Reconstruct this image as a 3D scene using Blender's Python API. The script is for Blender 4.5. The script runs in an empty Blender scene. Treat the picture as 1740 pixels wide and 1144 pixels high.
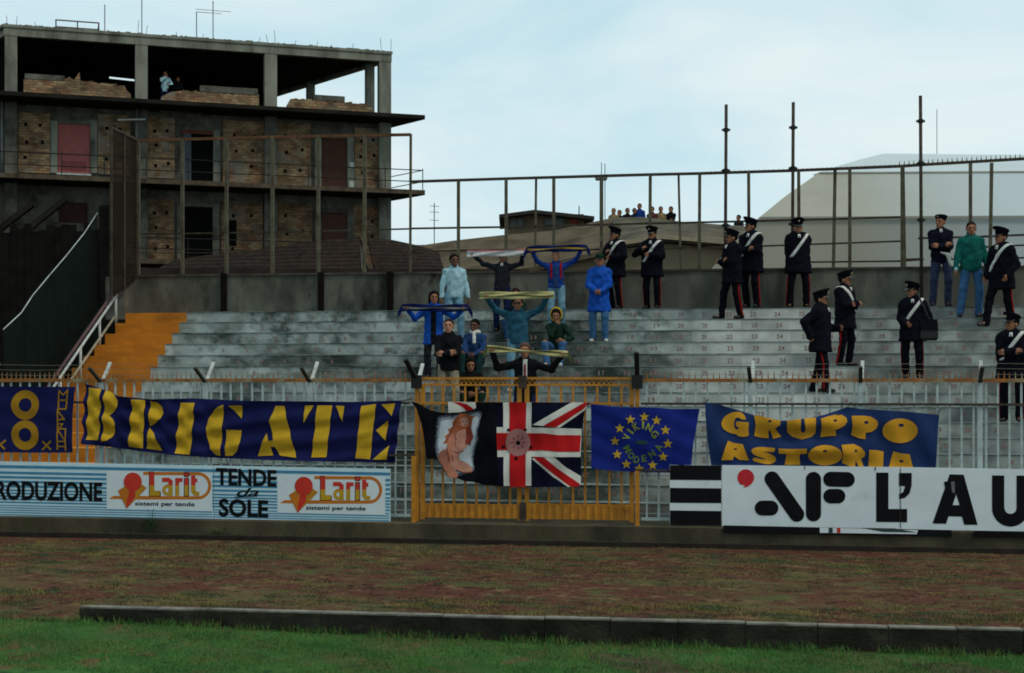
import bpy, bmesh, math, random
import numpy as np
from mathutils import Vector, Matrix
random.seed(7); RS = np.random.RandomState(11)
scene = bpy.context.scene
C = scene.collection
R = math.radians
# ------------------------------------------------------------------ camera, sky, sun, exposure
H = 2.62                                   # camera height above the pitch
F = 2417.0; CX = 870.0; YH = 645.0         # focal length, centre column and horizon row of the photograph
cam = bpy.data.objects.new('camera', bpy.data.cameras.new('camera')); C.objects.link(cam)
cam.location = (0, 0, H); cam.rotation_euler = (R(90), 0, 0)
cam.data.lens = 36.0 * F / 1740; cam.data.sensor_width = 36; cam.data.shift_y = (YH - 572) / 1740
cam.data.clip_end = 5000; cam.data.clip_start = 0.1
scene.camera = cam
SUN_EL, SUN_AZ = R(52), R(125)             # high veiled sun behind the photographer's right shoulder
world = bpy.data.worlds.new('World'); scene.world = world; world.use_nodes = True
wt = world.node_tree; wt.nodes.clear()
out = wt.nodes.new('ShaderNodeOutputWorld'); bg = wt.nodes.new('ShaderNodeBackground'); bg.inputs['Strength'].default_value = 0.13
sky = wt.nodes.new('ShaderNodeTexSky'); sky.sky_type = 'NISHITA'; sky.sun_disc = False
sky.sun_elevation = SUN_EL; sky.sun_rotation = SUN_AZ; sky.altitude = 10; sky.air_density = 1.0; sky.dust_density = 1.2
tc = wt.nodes.new('ShaderNodeTexCoord'); mp = wt.nodes.new('ShaderNodeMapping'); mp.inputs['Scale'].default_value = (1.2, 1.2, 3.6); mp.inputs['Location'].default_value = (.30, .1, .05)
nz = wt.nodes.new('ShaderNodeTexNoise'); nz.inputs['Scale'].default_value = 2.6; nz.inputs['Detail'].default_value = 7; nz.inputs['Roughness'].default_value = .55; nz.inputs['Distortion'].default_value = .5
rp = wt.nodes.new('ShaderNodeValToRGB'); rp.color_ramp.elements[0].position = .34; rp.color_ramp.elements[0].color = (.84,)*3 + (1,); rp.color_ramp.elements[1].position = .62; rp.color_ramp.elements[1].color = (1, 1, 1, 1)
cl = wt.nodes.new('ShaderNodeValToRGB'); cl.color_ramp.elements[0].position = .3; cl.color_ramp.elements[0].color = (4.0, 6.05, 6.7, 1); cl.color_ramp.elements[1].position = .68; cl.color_ramp.elements[1].color = (5.95, 6.75, 6.9, 1)
mx = wt.nodes.new('ShaderNodeMix'); mx.data_type = 'RGBA'
wt.links.new(tc.outputs['Generated'], mp.inputs['Vector']); wt.links.new(mp.outputs['Vector'], nz.inputs['Vector'])
wt.links.new(nz.outputs['Fac'], rp.inputs['Fac']); wt.links.new(nz.outputs['Fac'], cl.inputs['Fac'])
wt.links.new(rp.outputs['Color'], mx.inputs['Factor']); wt.links.new(sky.outputs['Color'], mx.inputs['A']); wt.links.new(cl.outputs['Color'], mx.inputs['B'])
sp_ = wt.nodes.new('ShaderNodeSeparateXYZ'); wt.links.new(tc.outputs['Generated'], sp_.inputs[0])   # sky dimmed out of view behind the camera, added to weaken frontal light
mr = wt.nodes.new('ShaderNodeMapRange'); mr.inputs['From Min'].default_value = -.5; mr.inputs['From Max'].default_value = .55; mr.inputs['To Min'].default_value = .66; mr.inputs['To Max'].default_value = 1.0; wt.links.new(sp_.outputs['Y'], mr.inputs['Value'])
mh = wt.nodes.new('ShaderNodeMix'); mh.data_type = 'RGBA'; mh.blend_type = 'MULTIPLY'; mh.inputs['Factor'].default_value = 1; wt.links.new(mx.outputs['Result'], mh.inputs['A']); wt.links.new(mr.outputs['Result'], mh.inputs['B'])
wt.links.new(mh.outputs['Result'], bg.inputs['Color']); wt.links.new(bg.outputs['Background'], out.inputs['Surface'])
sl = bpy.data.lights.new('sun', 'SUN'); sl.energy = 1.2; sl.angle = R(11); sl.color = (1, .93, .82)
sun = bpy.data.objects.new('sun', sl); C.objects.link(sun); sun.location = (20, -30, 40)
sdir = Vector((math.sin(SUN_AZ) * math.cos(SUN_EL), math.cos(SUN_AZ) * math.cos(SUN_EL), math.sin(SUN_EL)))   # towards the sun
sun.rotation_euler = sdir.to_track_quat('Z', 'Y').to_euler()
vs = scene.view_settings; vs.view_transform = 'Standard'; vs.look = 'None'; vs.exposure = 0.0; vs.gamma = 1
scene.cycles.filter_width = 1.8            # the old print is soft
scene.cycles.max_bounces = 6

# ------------------------------------------------------------------ materials
def lin(r, g, b):
    f = lambda c: c / 12.92 if c <= .04045 else ((c + .055) / 1.055) ** 2.4
    return (f(r / 255), f(g / 255), f(b / 255))
MATS = {}
def mat(name, col, rough=.8, var=.18, scale=6, spec=.3, bump=0, bscale=40, stain=None, stain_lo=.45, stain_hi=.65, stain_scale=1.5, stretch=(1, 1, 1), metal=0, detail=5, fleck=None):
    if name in MATS: return MATS[name]
    m = bpy.data.materials.new(name); m.use_nodes = True; t = m.node_tree; N = t.nodes; L = t.links
    b = N['Principled BSDF']; b.inputs['Roughness'].default_value = rough; b.inputs['Specular IOR Level'].default_value = spec; b.inputs['Metallic'].default_value = metal
    tcn = N.new('ShaderNodeTexCoord'); mpn = N.new('ShaderNodeMapping'); mpn.inputs['Scale'].default_value = stretch
    L.new(tcn.outputs['Object'], mpn.inputs['Vector'])
    n1 = N.new('ShaderNodeTexNoise'); n1.inputs['Scale'].default_value = scale; n1.inputs['Detail'].default_value = detail; L.new(mpn.outputs['Vector'], n1.inputs['Vector'])
    r1 = N.new('ShaderNodeValToRGB'); e = r1.color_ramp.elements
    e[0].position = .3; e[1].position = .7
    e[0].color = tuple(max(0, c * (1 - var)) for c in col) + (1,); e[1].color = tuple(min(1, c * (1 + var)) for c in col) + (1,)
    L.new(n1.outputs['Fac'], r1.inputs['Fac']); cur = r1.outputs['Color']
    if stain is not None:
        stains = stain if isinstance(stain, list) else [(stain, stain_lo, stain_hi, stain_scale)]
        for i, (sc, lo, hi, ss) in enumerate(stains):
            n2 = N.new('ShaderNodeTexNoise'); n2.inputs['Scale'].default_value = ss; n2.inputs['Detail'].default_value = 8; n2.inputs['Roughness'].default_value = .65; n2.noise_dimensions = '4D'; n2.inputs['W'].default_value = (3.1 + 2.7 * i if name != 'terrace_whitewash' or i != 2 else 21.4)
            L.new(mpn.outputs['Vector'], n2.inputs['Vector'])
            r2 = N.new('ShaderNodeMapRange'); r2.inputs['From Min'].default_value = lo; r2.inputs['From Max'].default_value = hi; L.new(n2.outputs['Fac'], r2.inputs['Value'])
            m2 = N.new('ShaderNodeMix'); m2.data_type = 'RGBA'; L.new(r2.outputs['Result'], m2.inputs['Factor']); L.new(cur, m2.inputs['A']); m2.inputs['B'].default_value = tuple(sc) + (1,)
            cur = m2.outputs['Result']
    L.new(cur, b.inputs['Base Color'])
    if bump:
        n3 = N.new('ShaderNodeTexNoise'); n3.inputs['Scale'].default_value = bscale; n3.inputs['Detail'].default_value = 6; L.new(mpn.outputs['Vector'], n3.inputs['Vector'])
        bp = N.new('ShaderNodeBump'); bp.inputs['Strength'].default_value = bump; bp.inputs['Distance'].default_value = .02; L.new(n3.outputs['Fac'], bp.inputs['Height']); L.new(bp.outputs['Normal'], b.inputs['Normal'])
    MATS[name] = m; return m
def brick_mat(name, c1, c2, mortar, bw=.27, rh=.13):
    m = bpy.data.materials.new(name); m.use_nodes = True; t = m.node_tree; N = t.nodes; L = t.links; b = N['Principled BSDF']; b.inputs['Roughness'].default_value = .95; b.inputs['Specular IOR Level'].default_value = .1
    tcn = N.new('ShaderNodeTexCoord'); sx = N.new('ShaderNodeSeparateXYZ'); cb = N.new('ShaderNodeCombineXYZ'); L.new(tcn.outputs['Object'], sx.inputs[0])
    L.new(sx.outputs['X'], cb.inputs['X']); L.new(sx.outputs['Z'], cb.inputs['Y'])
    bk = N.new('ShaderNodeTexBrick'); bk.inputs['Scale'].default_value = 1; bk.inputs['Brick Width'].default_value = bw; bk.inputs['Row Height'].default_value = rh; bk.inputs['Mortar Size'].default_value = .014; bk.inputs['Bias'].default_value = -.1
    bk.inputs['Color1'].default_value = c1 + (1,); bk.inputs['Color2'].default_value = c2 + (1,); bk.inputs['Mortar'].default_value = mortar + (1,); L.new(cb.outputs[0], bk.inputs['Vector'])
    wn = N.new('ShaderNodeTexNoise'); wn.inputs['Scale'].default_value = 2.6; wn.inputs['Detail'].default_value = 3; L.new(tcn.outputs['Object'], wn.inputs['Vector'])     # patches of yellower, redder and limewashed brick
    wr_ = N.new('ShaderNodeValToRGB'); wr_.color_ramp.elements[0].position = .32; wr_.color_ramp.elements[0].color = (1.18, .84, .66, 1); wr_.color_ramp.elements[1].position = .68; wr_.color_ramp.elements[1].color = (1.12, 1.12, .98, 1); L.new(wn.outputs['Fac'], wr_.inputs['Fac'])
    n = N.new('ShaderNodeTexNoise'); n.inputs['Scale'].default_value = 1.7; n.inputs['Detail'].default_value = 8; L.new(tcn.outputs['Object'], n.inputs['Vector'])
    r = N.new('ShaderNodeMapRange'); r.inputs['From Min'].default_value = .35; r.inputs['From Max'].default_value = .7; r.inputs['To Min'].default_value = .45; r.inputs['To Max'].default_value = 1.15; L.new(n.outputs['Fac'], r.inputs['Value'])
    mu = N.new('ShaderNodeMix'); mu.data_type = 'RGBA'; mu.blend_type = 'MULTIPLY'; mu.inputs['Factor'].default_value = 1; L.new(bk.outputs['Color'], mu.inputs['A']); L.new(r.outputs['Result'], mu.inputs['B'])
    m3 = N.new('ShaderNodeMix'); m3.data_type = 'RGBA'; m3.blend_type = 'MULTIPLY'; m3.inputs['Factor'].default_value = 1; L.new(mu.outputs['Result'], m3.inputs['A']); L.new(wr_.outputs['Color'], m3.inputs['B'])
    ln_ = N.new('ShaderNodeTexNoise'); ln_.noise_dimensions = '4D'; ln_.inputs['W'].default_value = 7.3; ln_.inputs['Scale'].default_value = .95; ln_.inputs['Detail'].default_value = 7; L.new(tcn.outputs['Object'], ln_.inputs['Vector'])
    lr = N.new('ShaderNodeMapRange'); lr.inputs['From Min'].default_value = .56; lr.inputs['From Max'].default_value = .64; lr.inputs['To Max'].default_value = .75; L.new(ln_.outputs['Fac'], lr.inputs['Value'])
    m4 = N.new('ShaderNodeMix'); m4.data_type = 'RGBA'; L.new(lr.outputs['Result'], m4.inputs['Factor']); L.new(m3.outputs['Result'], m4.inputs['A']); m4.inputs['B'].default_value = tuple(c * 1.3 for c in mortar) + (1,); L.new(m4.outputs['Result'], b.inputs['Base Color'])
    bp = N.new('ShaderNodeBump'); bp.inputs['Strength'].default_value = .6; bp.inputs['Distance'].default_value = .02; bp.invert = True; L.new(bk.outputs['Fac'], bp.inputs['Height']); L.new(bp.outputs['Normal'], b.inputs['Normal'])
    MATS[name] = m; return m
def net_mat(name, col, alpha, scale=60):
    m = mat(name, col, rough=.9, var=.25, scale=3, spec=.05)
    t = m.node_tree; b = t.nodes['Principled BSDF']; b.inputs['Alpha'].default_value = alpha
    return m

# ------------------------------------------------------------------ mesh building helpers (world coordinates in, one mesh object out)
def tag(o, label=None, cat=None, group=None, kind=None):
    if label: o['label'] = label
    if cat: o['category'] = cat
    if group: o['group'] = group
    if kind: o['kind'] = kind
    return o
FRAMES = {}
def empty(name, loc, rz=0, **kw):
    o = bpy.data.objects.new(name, None); o.empty_display_size = .2; C.objects.link(o); o.location = loc; o.rotation_euler = (0, 0, rz)
    FRAMES[o.name] = Matrix.Translation(Vector(loc)) @ Matrix.Rotation(rz, 4, 'Z')
    return tag(o, **kw)
class MB:
    def __init__(s): s.v = []; s.f = []; s.m = []; s.cur = 0
    def add(s, vs, fs, m=None):
        n = len(s.v); s.v += [tuple(v) for v in vs]; s.f += [tuple(i + n for i in f) for f in fs]; s.m += [s.cur if m is None else m] * len(fs); return s
    def hexa(s, p, m=None):          # 8 points: bottom ring then top ring
        return s.add(p, [(3, 2, 1, 0), (4, 5, 6, 7), (0, 1, 5, 4), (1, 2, 6, 5), (2, 3, 7, 6), (3, 0, 4, 7)], m)
    def box(s, fr, u0, u1, v0, v1, z0, z1, m=None):
        return s.hexa([fr(u0, v0, z0), fr(u1, v0, z0), fr(u1, v1, z0), fr(u0, v1, z0), fr(u0, v0, z1), fr(u1, v0, z1), fr(u1, v1, z1), fr(u0, v1, z1)], m)
    def tube(s, p, q, r, n=8, r2=None, m=None, caps=True):
        p = Vector(p); q = Vector(q); d = (q - p).normalized(); a = d.orthogonal().normalized(); b = d.cross(a); r2 = r if r2 is None else r2
        vs = [p + (a * math.cos(6.2832 * i / n) + b * math.sin(6.2832 * i / n)) * r for i in range(n)] + [q + (a * math.cos(6.2832 * i / n) + b * math.sin(6.2832 * i / n)) * r2 for i in range(n)]
        fs = [(i, (i + 1) % n, n + (i + 1) % n, n + i) for i in range(n)]
        if caps: fs += [tuple(range(n - 1, -1, -1)), tuple(range(n, 2 * n))]
        return s.add(vs, fs, m)
    def poly(s, pts, r, n=6):
        for a, b in zip(pts[:-1], pts[1:]): s.tube(a, b, r, n)
        return s
    def bar(s, p, q, w, t, up=(0, 0, 1), m=None):      # rectangular bar from p to q, width along up, thickness across
        p = Vector(p); q = Vector(q); d = (q - p).normalized(); c = d.cross(Vector(up)).normalized(); u = c.cross(d)
        return s.hexa([p - c * t / 2 - u * w / 2, p + c * t / 2 - u * w / 2, q + c * t / 2 - u * w / 2, q - c * t / 2 - u * w / 2, p - c * t / 2 + u * w / 2, p + c * t / 2 + u * w / 2, q + c * t / 2 + u * w / 2, q - c * t / 2 + u * w / 2], m)
    def prism(s, pts, off, m=None):  # planar polygon points + offset vector
        n = len(pts); off = Vector(off); a = [Vector(p) for p in pts]
        return s.add(a + [p + off for p in a], [tuple(range(n))[::-1], tuple(range(n, 2 * n))] + [(i, (i + 1) % n, n + (i + 1) % n, n + i) for i in range(n)], m)
    def build(s, name, mats, parent=None, smooth=False, **kw):
        if not isinstance(mats, (list, tuple)): mats = [mats]
        if parent is not None: inv = FRAMES[parent.name].inverted(); base = None
        else:
            A = np.array(s.v); base = Vector((float(A[:, 0].mean()), float(A[:, 1].mean()), float(A[:, 2].min()))); inv = Matrix.Translation(-base)
        me = bpy.data.meshes.new(name); me.from_pydata([inv @ Vector(v) for v in s.v], [], s.f)
        for mm in mats: me.materials.append(mm)
        me.polygons.foreach_set('material_index', s.m)
        bm = bmesh.new(); bm.from_mesh(me); bmesh.ops.recalc_face_normals(bm, faces=bm.faces); bm.to_mesh(me); bm.free()
        if smooth: me.polygons.foreach_set('use_smooth', [True] * len(me.polygons))
        o = bpy.data.objects.new(name, me); C.objects.link(o)
        if parent is not None: o.parent = parent; FRAMES[o.name] = FRAMES[parent.name]
        else: o.location = base; FRAMES[o.name] = Matrix.Translation(base)
        return tag(o, **kw)
def raw_mesh(name, verts, faces, mats, parent=None, midx=None, smooth=True):   # local coordinates
    me = bpy.data.meshes.new(name); me.from_pydata(verts, [], faces)
    for mm in mats: me.materials.append(mm)
    if midx is not None: me.polygons.foreach_set('material_index', midx)
    if smooth: me.polygons.foreach_set('use_smooth', [True] * len(me.polygons))
    o = bpy.data.objects.new(name, me); C.objects.link(o)
    if parent is not None: o.parent = parent
    return o

# ------------------------------------------------------------------ the stand's own frame: u along the fence, v back from it, z up
TH = math.atan(.15); CT, ST = math.cos(TH), math.sin(TH); D0 = 21.2
def S(u, v, z): return Vector((u * CT + v * ST, D0 - u * ST + v * CT, z))
def UZ(px, py, v):
    dx = (px - CX) / F; d = (D0 * CT + v) / (dx * ST + CT)
    x, y = dx * d, d
    return x * CT - (y - D0) * ST, H + (YH - py) / F * d
def U(px, v): return UZ(px, 600, v)[0]
def at(px, py, d): return Vector(((px - CX) / F * d, d, H + (YH - py) / F * d))
ZT, ZL = .22, .49                          # track level, top of the ledge
NR, RISE, TREAD, VF = 15, .236, .5, .7     # rows of the terrace
def zk(k): return ZL + RISE * (k + 1)
def vk(k): return VF + TREAD * k
WV = 8.4                                   # the wall behind the terrace

# ------------------------------------------------------------------ 2D shapes -> (u,z) sheets, flat or following a cloth
def tess(loops):
    bm = bmesh.new(); es = []
    for lp in loops:
        vv = [bm.verts.new((x, y, 0)) for x, y in lp]
        es += [bm.edges.new((vv[i], vv[(i + 1) % len(vv)])) for i in range(len(vv))]
    bmesh.ops.triangle_fill(bm, use_beauty=True, use_dissolve=False, edges=es)
    return bm
def arc(cx, cy, rx, ry, a0, a1, n=14): return [(cx + rx * math.cos(R(a0 + (a1 - a0) * i / n)), cy - ry * math.sin(R(a0 + (a1 - a0) * i / n))) for i in range(n + 1)]
def ring(cx, cy, rx, ry, n=32): return arc(cx, cy, rx, ry, 0, 360 - 360 / n, n - 1)
def stroke(pts, w):                        # open polyline -> outline with mitred joints
    P = [Vector(p) for p in pts]; L = []; Rr = []
    for i, p in enumerate(P):
        a = (P[i] - P[i - 1]).normalized() if i else None; b = (P[i + 1] - P[i]).normalized() if i < len(P) - 1 else None
        t = a if b is None else b if a is None else (a + b).normalized()
        k = 1 if a is None or b is None else 1 / max(.35, t.dot(a))
        n = Vector((-t.y, t.x)) * (w / 2 * k); L.append(tuple(p + n)); Rr.append(tuple(p - n))
    return L + Rr[::-1]
def pill(x0, y0, x1, y1, w):
    d = Vector((x1 - x0, y1 - y0)).normalized(); a = math.degrees(math.atan2(-d.y, d.x))
    return arc(x1, y1, w / 2, w / 2, a - 90, a + 90, 12) + arc(x0, y0, w / 2, w / 2, a + 90, a + 270, 12)
def smooth_loop(pts, n=4):                 # closed Catmull-Rom through the points
    o = []; N = len(pts)
    for i in range(N):
        p0, p1, p2, p3 = [Vector(pts[(i + j) % N]) for j in (-1, 0, 1, 2)]
        for k in range(n):
            t = k / n; o.append(tuple(.5 * ((2 * p1) + (p2 - p0) * t + (2 * p0 - 5 * p1 + 4 * p2 - p3) * t * t + (3 * p1 - p0 - 3 * p2 + p3) * t ** 3)))
    return o
FONT_CACHE = {}
def text_tris(s, offset=0.0, shear=0.0):   # outlines of the built-in font, scaled to a unit box
    key = (s, offset, shear)
    if key in FONT_CACHE: return FONT_CACHE[key]
    cu = bpy.data.curves.new('t', 'FONT'); cu.body = s; cu.offset = offset; cu.shear = shear; cu.resolution_u = 4; cu.fill_mode = 'FRONT'
    ob = bpy.data.objects.new('t', cu); C.objects.link(ob)
    me = bpy.data.meshes.new_from_object(ob.evaluated_get(bpy.context.evaluated_depsgraph_get()))
    V = np.array([v.co[:2] for v in me.vertices]); Fs = [tuple(p.vertices) for p in me.polygons]
    lo = V.min(0); hi = V.max(0); V = (V - lo) / (hi - lo)
    bpy.data.objects.remove(ob); bpy.data.curves.remove(cu); bpy.data.meshes.remove(me)
    FONT_CACHE[key] = (V, Fs); return V, Fs
def text_bm(s, x0, y0, x1, y1, x0b=None, x1b=None, y0r=None, y1r=None, offset=0.0, shear=0.0):  # text filling a (possibly skewed) pixel box
    V, Fs = text_tris(s, offset, shear); bm = bmesh.new()
    y0r = y0 if y0r is None else y0r; y1r = y1 if y1r is None else y1r
    vv = [bm.verts.new((x0 + (x1 - x0) * x, (y1 + (y1r - y1) * x) * (1 - y) + (y0 + (y0r - y0) * x) * y, 0)) for x, y in V]
    for f in Fs:
        try: bm.faces.new([vv[i] for i in f])
        except ValueError: pass
    return bm
def decal(mb, shapes, v, off, wave=None, m=0, cut=.05, mapf=None):
    """shapes: list of loop-lists or bmeshes in photograph pixels, laid on plane v (or on a cloth that waves about it), off metres in front"""
    for sh in shapes:
        bm = sh if isinstance(sh, bmesh.types.BMesh) else tess(sh if isinstance(sh[0][0], (tuple, list)) else [sh])
        for q in bm.verts:
            if mapf: q.co.x, q.co.y = mapf(q.co.x, q.co.y)
            u, z = UZ(q.co.x, q.co.y, v); q.co = (u, z, 0)
        if wave:
            for ax in (0, 1):
                lo = min(q.co[ax] for q in bm.verts); hi = max(q.co[ax] for q in bm.verts); c = math.ceil(lo / cut) * cut
                while c < hi:
                    no = (1, 0, 0) if ax == 0 else (0, 1, 0); co = (c, 0, 0) if ax == 0 else (0, c, 0)
                    bmesh.ops.bisect_plane(bm, geom=bm.verts[:] + bm.edges[:] + bm.faces[:], plane_co=co, plane_no=no); c += cut
        bm.verts.index_update()
        vs_ = [S(q.co.x, v - off - (wave(q.co.x, q.co.y) if wave else 0), q.co.y) for q in bm.verts]
        mb.add(vs_, [tuple(q.index for q in f.verts) for f in bm.faces], m); bm.free()
    return mb
# ================================================================== materials of the place
conc_dark = mat('dark_concrete', (.085, .072, .045), .95, .35, 2.2, .1, .5, 30, stain=[((.025, .026, .02), .45, .72, 1.1), ((.15, .115, .055), .56, .72, .9), ((.05, .055, .022), .6, .7, 2.2)], stretch=(1, 1, .45))
conc_wall = mat('wall_concrete', (.125, .125, .10), .95, .3, 2.5, .1, .4, 30, stain=[((.026, .026, .02), .48, .64, .8), ((.17, .165, .135), .57, .70, .8), ((.03, .018, .012), .62, .70, 1.9)], stretch=(1, 1, .5))
terr_m = mat('terrace_whitewash', (.37, .425, .395), .9, .22, 3.5, .15, .4, 35, stain=[((.085, .11, .10), .48, .62, 2.1), ((.60, .65, .62), .56, .67, 1.4), ((.042, .055, .045), .45, .60, .55)], stretch=(.8, 1, 1.1))
terr_r = mat('terrace_grey', (.345, .395, .37), .9, .3, 3.5, .15, .4, 35, stain=[((.075, .085, .072), .52, .62, .9), ((.14, .155, .135), .52, .62, 3.0)], stretch=(.5, 1, 2.0))
terr_w = mat('terrace_fresh_white', (.60, .63, .60), .9, .15, 3.0, .15, .3, 35, stain=[((.26, .28, .25), .50, .72, 1.2)], stretch=(.6, 1, 1.5))
tread_m = mat('terrace_tread', (.24, .28, .27), .95, .4, 4, .1, .3, 30, stain=[((.05, .055, .05), .45, .62, 1.4)])
aisle_m = mat('aisle_orange', (.50, .19, .018), .85, .18, 4, .2, .25, 40, stain=[((.20, .09, .02), .52, .75, 1.4)], stretch=(.6, 1, 1.5))
num_m = mat('faded_red_numerals', (.29, .17, .155), .9, .3, 14, stain=[((.34, .25, .24), .50, .62, 7)])
amber = mat('amber_paint', (.50, .20, .012), .55, .2, 9, .4, stain=[((.10, .04, .015), .60, .72, 4)])
bar_m = mat('grey_white_bars', (.43, .51, .50), .6, .2, 9, .3, stain=[((.20, .10, .045), .62, .76, 5)])
rust_rail = mat('rust_rail', (.30, .125, .035), .8, .35, 7, .2, stain=[((.30, .27, .17), .50, .62, 3.5)])
rust_dark = mat('rusty_steel', (.055, .042, .03), .8, .4, 8, .2)
olive_steel = mat('olive_steel', (.10, .09, .055), .7, .3, 6, .25, stain=[((.04, .028, .018), .5, .7, 3)])
black_steel = mat('black_steel', (.012, .011, .010), .6, .3, 6, .3)
white_paint = mat('old_white_paint', (.50, .52, .49), .7, .25, 8)

# ================================================================== ground, track, kerb, ledge
KD = 14.25
def K(u, v, z): return Vector((u * CT + v * ST, KD - u * ST + v * CT, z))       # frame of the kerb line
grass_m = mat('turf', (.040, .105, .025), .95, .45, 1.3, .05, .6, 60, stain=[((.075, .09, .03), .50, .60, 1.3), ((.12, .075, .036), .565, .64, 2.2), ((.022, .05, .016), .55, .66, 4.5)])
track_m = mat('cinder_track', (.108, .044, .030), .97, .5, 22, .03, 1.0, 60, stain=[((.12, .09, .042), .50, .60, .9), ((.20, .135, .065), .54, .66, 4.0), ((.035, .018, .014), .52, .62, 9.0), ((.085, .095, .036), .54, .64, 1.9), ((.26, .17, .12), .66, .72, 30)], stretch=(.8, 1.0, 1), detail=12)
earth_m = mat('bare_earth', (.07, .055, .035), .97, .4, 4, .03)
def KU(px):
    dx = (px - CX) / F; d = KD * CT / (dx * ST + CT); return dx * d * CT - (d - KD) * ST
KL = KU(140)
mb = MB(); mb.hexa([(-150, -60, -.3), (150, -60, -.3), (150, 400, -.3), (-150, 400, -.3), (-150, -60, -.004), (150, -60, -.004), (150, 400, -.004), (-150, 400, -.004)]); mb.build('ground', earth_m, kind='structure')
def zg(u, v):      # the turf lies a little higher against the kerb's left end
    t = max(0, min(1, 1 - (u - KL) / 5.0)); return (.085 * t * t * (3 - 2 * t) + .02 * max(0, min(1, (KL - u) / 1.2))) * max(0, 1 + v / 6.0) + .006 * math.sin(2.1 * u + 1.3 * v) * math.sin(1.7 * v)
mb = MB(); gu = list(np.linspace(-40, -9, 8)) + list(np.linspace(-8.5, 8.5, 70)) + list(np.linspace(9, 40, 8)); gv = [-30, -20, -12, -8, -6, -5, -4, -3.4, -3] + list(np.linspace(-2.8, -.02, 16))
mb.v = [tuple(K(u, v, zg(u, v))) for v in gv for u in gu] + [tuple(K(u, -.02, -.3)) for u in gu]; nu = len(gu)
mb.f = [(j * nu + i, j * nu + i + 1, (j + 1) * nu + i + 1, (j + 1) * nu + i) for j in range(len(gv)) for i in range(nu - 1)]; mb.m = [0] * len(mb.f)
mb.build('pitch', grass_m, kind='structure', smooth=True)
mb = MB()
mb.box(K, KL, 40, .10, 8, 0, ZT)                                                 # the raised cinder track behind the kerb
# left of the kerb's end the turf and the track run into each other on a low bank
mb.hexa([K(-40, -.02, -.05), K(KL, -.02, -.05), K(KL, 1.6, -.05), K(-40, 1.6, -.05), K(-40, -.02, .10), K(KL, -.02, .10), K(KL, 1.6, ZT - .003), K(-40, 1.6, ZT - .003)])
mb.box(K, -40, KL, 1.602, 8, 0, ZT - .003)
mb.build('running_track', track_m, kind='structure')
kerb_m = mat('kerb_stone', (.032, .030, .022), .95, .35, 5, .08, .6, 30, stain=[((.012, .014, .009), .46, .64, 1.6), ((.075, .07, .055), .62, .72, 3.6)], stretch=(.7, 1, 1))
kerb_top = mat('kerb_pale_top', (.20, .19, .16), .95, .3, 6, .05, .5, 30, stain=[((.06, .055, .04), .48, .66, 2.2)])  # top strip, paler than the kerb face
mb = MB(); joints = [135, 337, 545, 750, 925, 1037, 1152, 1267, 1390, 1510, 1627, 1740, 1860, 1990]
for i in range(len(joints) - 1):
    a, b = KU(joints[i]) + .0025, KU(joints[i + 1]) - .0025; dz = RS.uniform(-.005, .003); dv = RS.uniform(-.006, .006)
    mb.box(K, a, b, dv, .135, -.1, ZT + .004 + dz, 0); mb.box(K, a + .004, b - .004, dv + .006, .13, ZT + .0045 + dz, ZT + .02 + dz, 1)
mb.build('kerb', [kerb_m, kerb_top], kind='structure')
mb = MB(); mb.box(S, -30, 30, -.42, WV + 3, -.02, ZL); mb.build('ledge', conc_dark, kind='structure')
mb = MB(); mb.box(S, -30, 30, -.62, -.5, ZT - .05, ZT + .07); mb.box(S, -30, 30, -.5, -.421, ZT - .05, ZT + .02)
mb.build('drain_kerb', mat('drain_kerb', (.022, .017, .012), .95, .4, 5), kind='structure')
# turf blades, track weeds and moss: uncountable ground cover
def blades(name, pts, hmin, hmax, w, mats, label=None):
    n = len(pts); a = RS.uniform(0, 6.283, n); h = RS.uniform(hmin, hmax, n); ln = RS.uniform(-.6, .6, (n, 2)) * h[:, None]
    dx = np.cos(a) * w / 2; dy = np.sin(a) * w / 2; V = np.zeros((n, 3, 3)); V[:, 0] = pts; V[:, 1] = pts; V[:, 2] = pts
    V[:, 0, 0] -= dx; V[:, 0, 1] -= dy; V[:, 1, 0] += dx; V[:, 1, 1] += dy; V[:, 2, :2] += ln; V[:, 2, 2] += h
    me = bpy.data.meshes.new(name); me.from_pydata(V.reshape(-1, 3), [], np.arange(3 * n).reshape(n, 3))
    for m in mats: me.materials.append(m)
    pa = np.asarray(pts); fl = np.sin(pa[:, 0] * 2.3 + 1.7 * np.sin(pa[:, 1] * 3.1)) * np.sin(pa[:, 1] * 5.3 + 1.3 * np.sin(pa[:, 0] * 1.9)) + .5 * np.sin(pa[:, 0] * 7.1 + pa[:, 1] * 9)
    me.polygons.foreach_set('material_index', np.clip(((fl + 1.5) / 3 * .7 + .3 * RS.rand(n)) * len(mats), 0, len(mats) - 1).astype(int)); o = bpy.data.objects.new(name, me); C.objects.link(o); return tag(o, kind='stuff', label=label)
g1 = mat('blade_green', (.046, .150, .028), .8, .3, 2); g2 = mat('blade_deep_green', (.022, .062, .018), .8, .3, 2); g3 = mat('blade_yellow_green', (.12, .175, .04), .8, .3, 2); g4 = mat('blade_straw', (.26, .18, .08), .9, .3, 2)
g6 = mat('blade_yellow_moss', (.24, .21, .06), .9, .3, 2); g7 = mat('blade_grey_green', (.055, .125, .06), .9, .3, 2)
g5 = mat('blade_olive', (.055, .055, .02), .9, .3, 2)
n = 85000; uu = RS.uniform(-6.5, 5.8, n); vv = RS.uniform(-2.3, -.03, n)
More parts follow.
